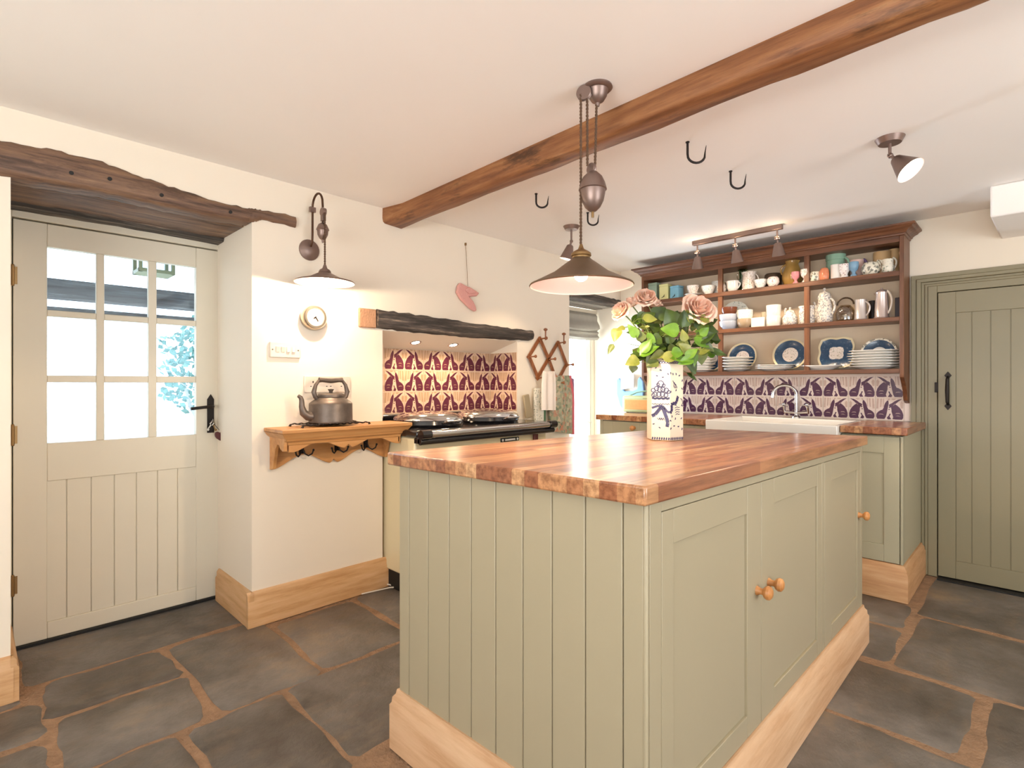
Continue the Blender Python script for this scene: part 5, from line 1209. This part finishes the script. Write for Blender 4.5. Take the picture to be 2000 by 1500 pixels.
def ribbon(m, face, pts, w_):
    asp = VR / VH
    for i, (a, c) in enumerate(zip(pts, pts[1:])):
        A, B = Vector(a), Vector(c); d = B - A; n = Vector((-d.y * VH, d.x * VR)).normalized(); n = Vector((n.x / VR, n.y / VH)) * w_ * 1.0
        m.poly([fp(face, *(A - n)), fp(face, *(B - n)), fp(face, *(B + n)), fp(face, *(A + n))])
def ringp(m, face, u, v, r, w_=.0016, a0=0, a1=2 * pi, n=12):
    ribbon(m, face, [(u + r / VR * cos(a0 + (a1 - a0) * i / n), v + r / VH * sin(a0 + (a1 - a0) * i / n)) for i in range(n + 1)], w_)
def blob(m, face, u, v, s, ang):
    pts = []
    for i in range(8):
        t = 2 * pi * i / 8; x = s * cos(t); y = s * .5 * sin(t) + s * .35 * cos(t) ** 2; pts.append(fp(face, u + (x * cos(ang) - y * sin(ang)) / VR, v + (x * sin(ang) + y * cos(ang)) / VH))
    m.poly(pts)
R = random.Random(2)
for u, v in ((.5, .87), (.3, .80), (.62, .78), (.12, .2), (.45, .16), (.85, .19), (.9, .82), (.25, .9)): blob(dn, fL, u, v, .0052, R.uniform(0, 3))
for u, v in ((.05, .83), (.22, .82), (.45, .82), (.7, .80), (.92, .74), (.45, .62), (.9, .64), (.42, .44), (.9, .43), (.15, .30), (.4, .27), (.85, .27), (.3, .18), (.62, .17), (.9, .14), (.06, .15), (.06, .6), (.03, .25)): blob(dn, fR, u, v, .0055, R.uniform(0, 3))
for k, (u, v, r) in enumerate(((.1, .62, .008), (.28, .64, .009), (.45, .63, .010), (.62, .63, .009), (.8, .62, .009), (.93, .6, .006), (.2, .57, .009), (.4, .57, .009), (.6, .57, .009), (.78, .56, .008), (.5, .70, .012), (.36, .69, .006), (.66, .68, .006), (.1, .56, .007))): ringp(dl if k % 2 else dn, fL, u, v, r, .002)
for v in (.525, .515): ribbon(dn, fL, [(.03 + .94 * i / 14, v + .008 * sin(i * 1.9)) for i in range(15)], .0028)
ribbon(dn, fL, [(.02 + .95 * i / 16, .45 + .01 * sin(i * 2.6)) for i in range(17)], .0012)
ribbon(dn, fL, [(.02, .40), (.2, .415), (.4, .43), (.6, .425), (.75, .39), (.85, .355), (1.0, .35)], .0045)
ribbon(dl, fL, [(.02, .30), (.2, .32), (.38, .37), (.5, .41), (.62, .40), (.72, .34), (.82, .28), (.88, .22), (.84, .17)], .007)
ribbon(dn, fL, [(.02, .31), (.2, .325), (.38, .375), (.52, .42)], .002)
for s_ in (0, .1, .2): ribbon(dn, fL, [(.3 + s_, .28), (.4 + s_, .255), (.45 + s_, .28), (.5 + s_, .25)], .0012)
ribbon(dn, fR, [(0, .345), (.1, .36), (.13, .40), (.1, .44), (.18, .46), (.35, .455), (.5, .48), (.55, .53), (.6, .545)], .0065)
for k in range(3): ribbon(dn, fR, [(.2 + .1 * k, .74 - .02 * k), (.3 + .1 * k, .70 - .02 * k), (.26 + .1 * k, .67), (.36 + .08 * k, .645)], .0016)
for k in range(4): ribbon(dn, fR, [(.35 + .02 * k, .40 - .028 * k), (.5, .415 - .028 * k), (.65, .405 - .028 * k), (.72, .41 - .028 * k)], .0014)
ribbon(dn, fR, [(.78, .52), (.9, .5), (.96, .46), (.88, .44)], .0016)
for f in (fL, fR):
    for i in range(8):
        u = (i + .5) / 8; dn.poly([fp(f, u - .055, .012), fp(f, u + .02, .008), fp(f, u + .055, .035), fp(f, u - .02, .045)])
    for i in range(7): ringp(dl if i % 2 else dn, f, (i + .5) / 7, .962, .0045, .0016, 0, 2 * pi, 8)
dn.build('painted_decoration', plain('ink_blue_paint', '#39345c', .35, var=.2, scale=60), va, recalc=False)

petal_mats = {}
def petal_mat(c1, c2):
    m, nt, b = newmat('peach_petals'); n = noise(nt, 30, 3, coords(nt)); nt.links.new(ramp(nt, n.outputs[0], [(.3, c1), (.7, c2)]), b.inputs['Base Color'])
    b.inputs['Roughness'].default_value = .6; b.inputs['Subsurface Weight'].default_value = .45; b.inputs['Subsurface Radius'].default_value = (.03, .018, .014); b.inputs['Subsurface Scale'].default_value = .6
    return m
PM = petal_mat('#f6c0a6', '#fddcc8')
def leafmat(c1, c2):
    m, nt, b = newmat('rose_leaf'); n = noise(nt, 22, 4, coords(nt)); nt.links.new(ramp(nt, n.outputs[0], [(.3, c1), (.7, c2)]), b.inputs['Base Color'])
    b.inputs['Roughness'].default_value = .38; return m
LMS = [leafmat('#26390f', '#42591c'), leafmat('#496f18', '#668f2c'), leafmat('#65702c', '#8c9048'), leafmat('#4c5a2c', '#6f7a40')]
TB = Matrix.Translation((VX, VY, VZ)) @ Matrix.Rotation(TH, 4, 'Z')   # bouquet frame: x along the island diagonal, y away, z up
def q(u, w_, dy=0): return TB @ Vector((u, dy, w_))
def uv(px, py, dy=0):   # sizes read off the photo, metres in the bouquet frame
    return ((px - 1303) * .00209 * (1 + dy / 2.18), VH + (703 - py) * .00209 * (1 + dy / 2.18) + dy * .0215)
def bloom(b, c, axis, r, seed):
    R = random.Random(seed); T = Matrix.Translation(c) @ Vector(axis).normalized().to_track_quat('Z', 'Y').to_matrix().to_4x4()
    rings = [(.16, .95, 3, .05), (.30, .95, 3, .12), (.46, .9, 4, .25), (.62, .82, 5, .45), (.80, .70, 5, .7), (.98, .52, 6, 1.0)]
    for k, (rr, hh, n, curl) in enumerate(rings):
        for i in range(n):
            a0 = 2 * pi * i / n + k * .8 + R.uniform(-.2, .2); wd = pi / n * 1.35; rj = r * rr * R.uniform(.92, 1.08); hj = r * hh * R.uniform(.93, 1.07)
            def f(u, v):
                s = (u * 2 - 1); a = a0 + s * wd * (.45 + .55 * sin(pi * min(1, v * .9 + .1)) ** .5)
                prof = rj * (sin(min(v * 1.15, 1) * pi / 2) ** .7) + r * .16 * curl * max(0, v - .7) / .3 * (1 + .3 * s * s)
                z = -r * .55 + hj * 1.25 * v * (1 - .08 * s * s) - r * .18 * curl * (max(0, v - .72) / .28) ** 2 - r * .10 * s * s * v
                return T @ Vector((prof * cos(a), prof * sin(a), z + r * .02 * sin(s * 7 + k)))
            b.grid(f, 6, 6)
def leaf(b, base, d, up, L, wd, fold=.25, droop=.25):
    d = Vector(d).normalized(); up = Vector(up); sd = d.cross(up)
    if sd.length < 1e-3: sd = d.cross(Vector((1, 0, 0)))
    sd.normalize(); n = sd.cross(d).normalized()
    def f(u, v):
        s = u * 2 - 1; w_ = wd * (sin(pi * v ** .72) ** .8) * (1.08 - .4 * v); 
        if v > .999 or v < .001: w_ = .0003
        return base + d * (L * v) + sd * (s * w_) + n * (abs(s) * w_ * fold - droop * L * v * v * .5 + .02 * L * sin(v * 9) * s)
    b.grid(f, 4, 8)
MOUTH = VH - .005
roses = [
 # px, py, dy, radius, tilt axis (x,y,z), label
 (1208, 606, -.05, .040, (-.75, -.5, .5), 'peach rose leaning furthest left over the vase'),
 (1238, 590, .0, .036, (-.35, -.2, .9), 'peach rose tucked behind the leftmost bloom'),
 (1264, 579, -.02, .042, (-.1, -.75, .6), 'peach rose, topmost of the left-hand cluster'),
 (1288, 590, .05, .036, (.1, -.3, 1), 'peach rose half hidden at the back centre of the bunch'),
 (1366, 601, -.04, .063, (.12, -.85, .5), 'large fully open peach rose on the right of the bunch')]
stems = []
for i, (px, py, dy, r, ax, lab) in enumerate(roses):
    u, w_ = uv(px, py, dy); top = Vector((u, dy, w_)); base = Vector(((i - 2) * .014, (i % 2) * .02 - .01, MOUTH - .14))
    mid = Vector((base.x * 1.5 + u * .12, dy * .3, MOUTH + .02))
    pts = []
    axv = Vector(ax).normalized()
    for k in range(13):
        t = k / 12
        if t < .4: p = base.lerp(mid, t / .4)
        else:
            s = (t - .4) / .6; e = top - axv * r * .5; c1 = mid + Vector(((e.x - mid.x) * .25, 0, (e.z - mid.z) * .6)); p = (mid * (1 - s) ** 2 + c1 * 2 * s * (1 - s) + e * s * s)
        pts.append(p)
    stems.append(pts)
# leaves: px, py (base), direction deg (0 right, 90 up), length m, width m, depth, colour, facing-tilt
LV = [
 (1225, 632, 205, .0, 0, 0, 0),
 (1208, 641, 250, .062, .025, -.03, 2), (1200, 672, 240, .05, .014, -.02, 3), (1222, 640, 190, .04, .013, -.03, 2),
 (1250, 668, 110, .055, .026, -.06, 3), (1262, 640, 95, .01, .01, -.05, 2), (1262, 682, 190, .045, .03, -.06, 1), (1244, 695, 30, .085, .026, -.07, 1), (1246, 702, 200, .062, .028, -.05, 2), (1240, 712, 260, .035, .02, -.02, 3),
 (1247, 690, 55, .07, .024, -.075, 1), (1256, 628, 40, .06, .03, -.03, 0), (1245, 622, 10, .066, .027, -.02, 0), (1270, 660, 250, .05, .018, -.05, 2),
 (1282, 622, 50, .06, .04, -.02, 0), (1318, 640, 120, .085, .042, -.05, 0), (1300, 655, 40, .06, .034, -.06, 0), (1328, 640, 80, .07, .034, -.06, 0), (1338, 632, 60, .055, .022, -.05, 0), (1322, 648, 170, .075, .032, -.07, 1),
 (1290, 660, 200, .05, .028, -.05, 0), (1290, 645, 150, .05, .026, -.02, 0), (1286, 700, 10, .075, .026, -.085, 2), (1302, 690, 0, .05, .026, -.095, 1), (1340, 690, 140, .06, .026, -.08, 2), (1330, 700, 40, .06, .02, -.095, 1),
 (1300, 700, 350, .09, .018, -.1, 1), (1345, 700, 200, .07, .022, -.1, 1), (1278, 698, 230, .055, .030, -.05, 3), (1282, 705, 200, .05, .03, -.06, 3), (1355, 665, 20, .08, .030, -.06, 0), (1362, 645, 60, .06, .028, -.04, 0),
 (1372, 640, 350, .075, .03, -.03, 0), (1385, 650, 330, .06, .028, -.02, 0), (1378, 632, 20, .06, .026, -.01, 0), (1350, 660, 330, .075, .026, -.07, 1), (1360, 655, 40, .045, .02, -.08, 1), (1395, 660, 230, .04, .018, 0, 0),
 (1372, 672, 330, .06, .02, -.04, 3), (1385, 685, 345, .075, .018, -.03, 0), (1365, 685, 270, .06, .028, -.05, 3), (1352, 690, 265, .055, .012, -.08, 1), (1345, 700, 290, .07, .022, -.04, 0), (1355, 712, 265, .05, .016, -.02, 3), (1343, 728, 320, .055, .012, -.02, 0),
 (1330, 668, 100, .05, .02, -.085, 2), (1310, 672, 110, .055, .02, -.04, 0), (1318, 690, 80, .06, .024, -.02, 0), (1262, 650, 300, .07, .016, -.05, 1), (1268, 690, 320, .05, .02, -.01, 0), (1300, 680, 90, .05, .03, .02, 0), (1340, 676, 60, .05, .03, .03, 0), (1262, 672, 60, .05, .03, .02, 3),
 (1360, 690, 20, .05, .02, -.05, 2), (1330, 655, 290, .05, .02, -.03, 0), (1292, 632, 80, .035, .022, .02, 0), (1375, 668, 200, .05, .02, -.02, 0), (1320, 620, 70, .03, .02, -.02, 0), (1398, 668, 20, .03, .016, 0, 0)]
RL = random.Random(77)
for k in range(46):
    ax_ = RL.uniform(1238, 1385); ay_ = RL.uniform(625, 712) - abs(ax_ - 1305) * .12
    LV.append((ax_, ay_, RL.uniform(0, 360), RL.uniform(.045, .07), RL.uniform(.016, .028), RL.uniform(-.07, .06), RL.choice([0, 0, 0, 1, 3, 2])))
LV = [l for l in LV if l[3] > 0]
by = {i: [] for i in range(5)}
for l in LV:
    u, w_ = uv(l[0], l[1], l[5]); p = Vector((u, l[5], w_))
    best = min(range(5), key=lambda i: min((s - p).length for s in stems[i][5:11])); by[best].append((l, p))
for i, (px, py, dy, r, ax, lab) in enumerate(roses):
    o = TB @ Vector(stems[i][0]); rt = thing('rose', lab, 'rose', tuple(o), 0, 'peach roses in the vase')
    b = MB(); b.tube([TB @ p for p in stems[i]], .0026, 8)
    for l, p in by[i]:
        s = min(stems[i][3:12], key=lambda s: (s - p).length + max(0, s.z - p.z) * 1.5); mid = (s + p) / 2 + Vector((0, 0, .008))
        b.tube([TB @ s, TB @ mid, TB @ p], .0011, 5)
    b.build('stem', leafmat('#4c6428', '#7a8a44'), rt)
    b = MB(); c = TB @ Vector((uv(px, py, dy)[0], dy, uv(px, py, dy)[1])); axw = TB.to_3x3() @ Vector(ax)
    bloom(b, c, axw, r, i + 3); b.build('bloom', PM, rt, recalc=False, ang=80)
    b = MB(); R = random.Random(40 + i); bp = c - axw.normalized() * r * .55
    for k in range(5):
        a = 2 * pi * k / 5; side = axw.normalized().orthogonal(); side = Matrix.Rotation(a, 3, axw) @ side
        leaf(b, bp, side * .8 + axw.normalized() * .5, axw, r * .75, r * .14)
    b.build('sepals', LMS[3], rt, recalc=False)
    b = MB(); R = random.Random(90 + i)
    for l, p in by[i]:
        a = radians(l[2]); d = TB.to_3x3() @ Vector((cos(a), R.uniform(-.35, .1), sin(a))); up = TB.to_3x3() @ Vector((R.uniform(-.4, .4), -1, R.uniform(.1, .8)))
        b.mi = l[6]; leaf(b, TB @ p, d, up, l[3], l[4], R.uniform(.1, .35), R.uniform(0, .3))
    if by[i]: b.build('foliage', LMS, rt, recalc=False, ang=80)
    else: b.bm.free()
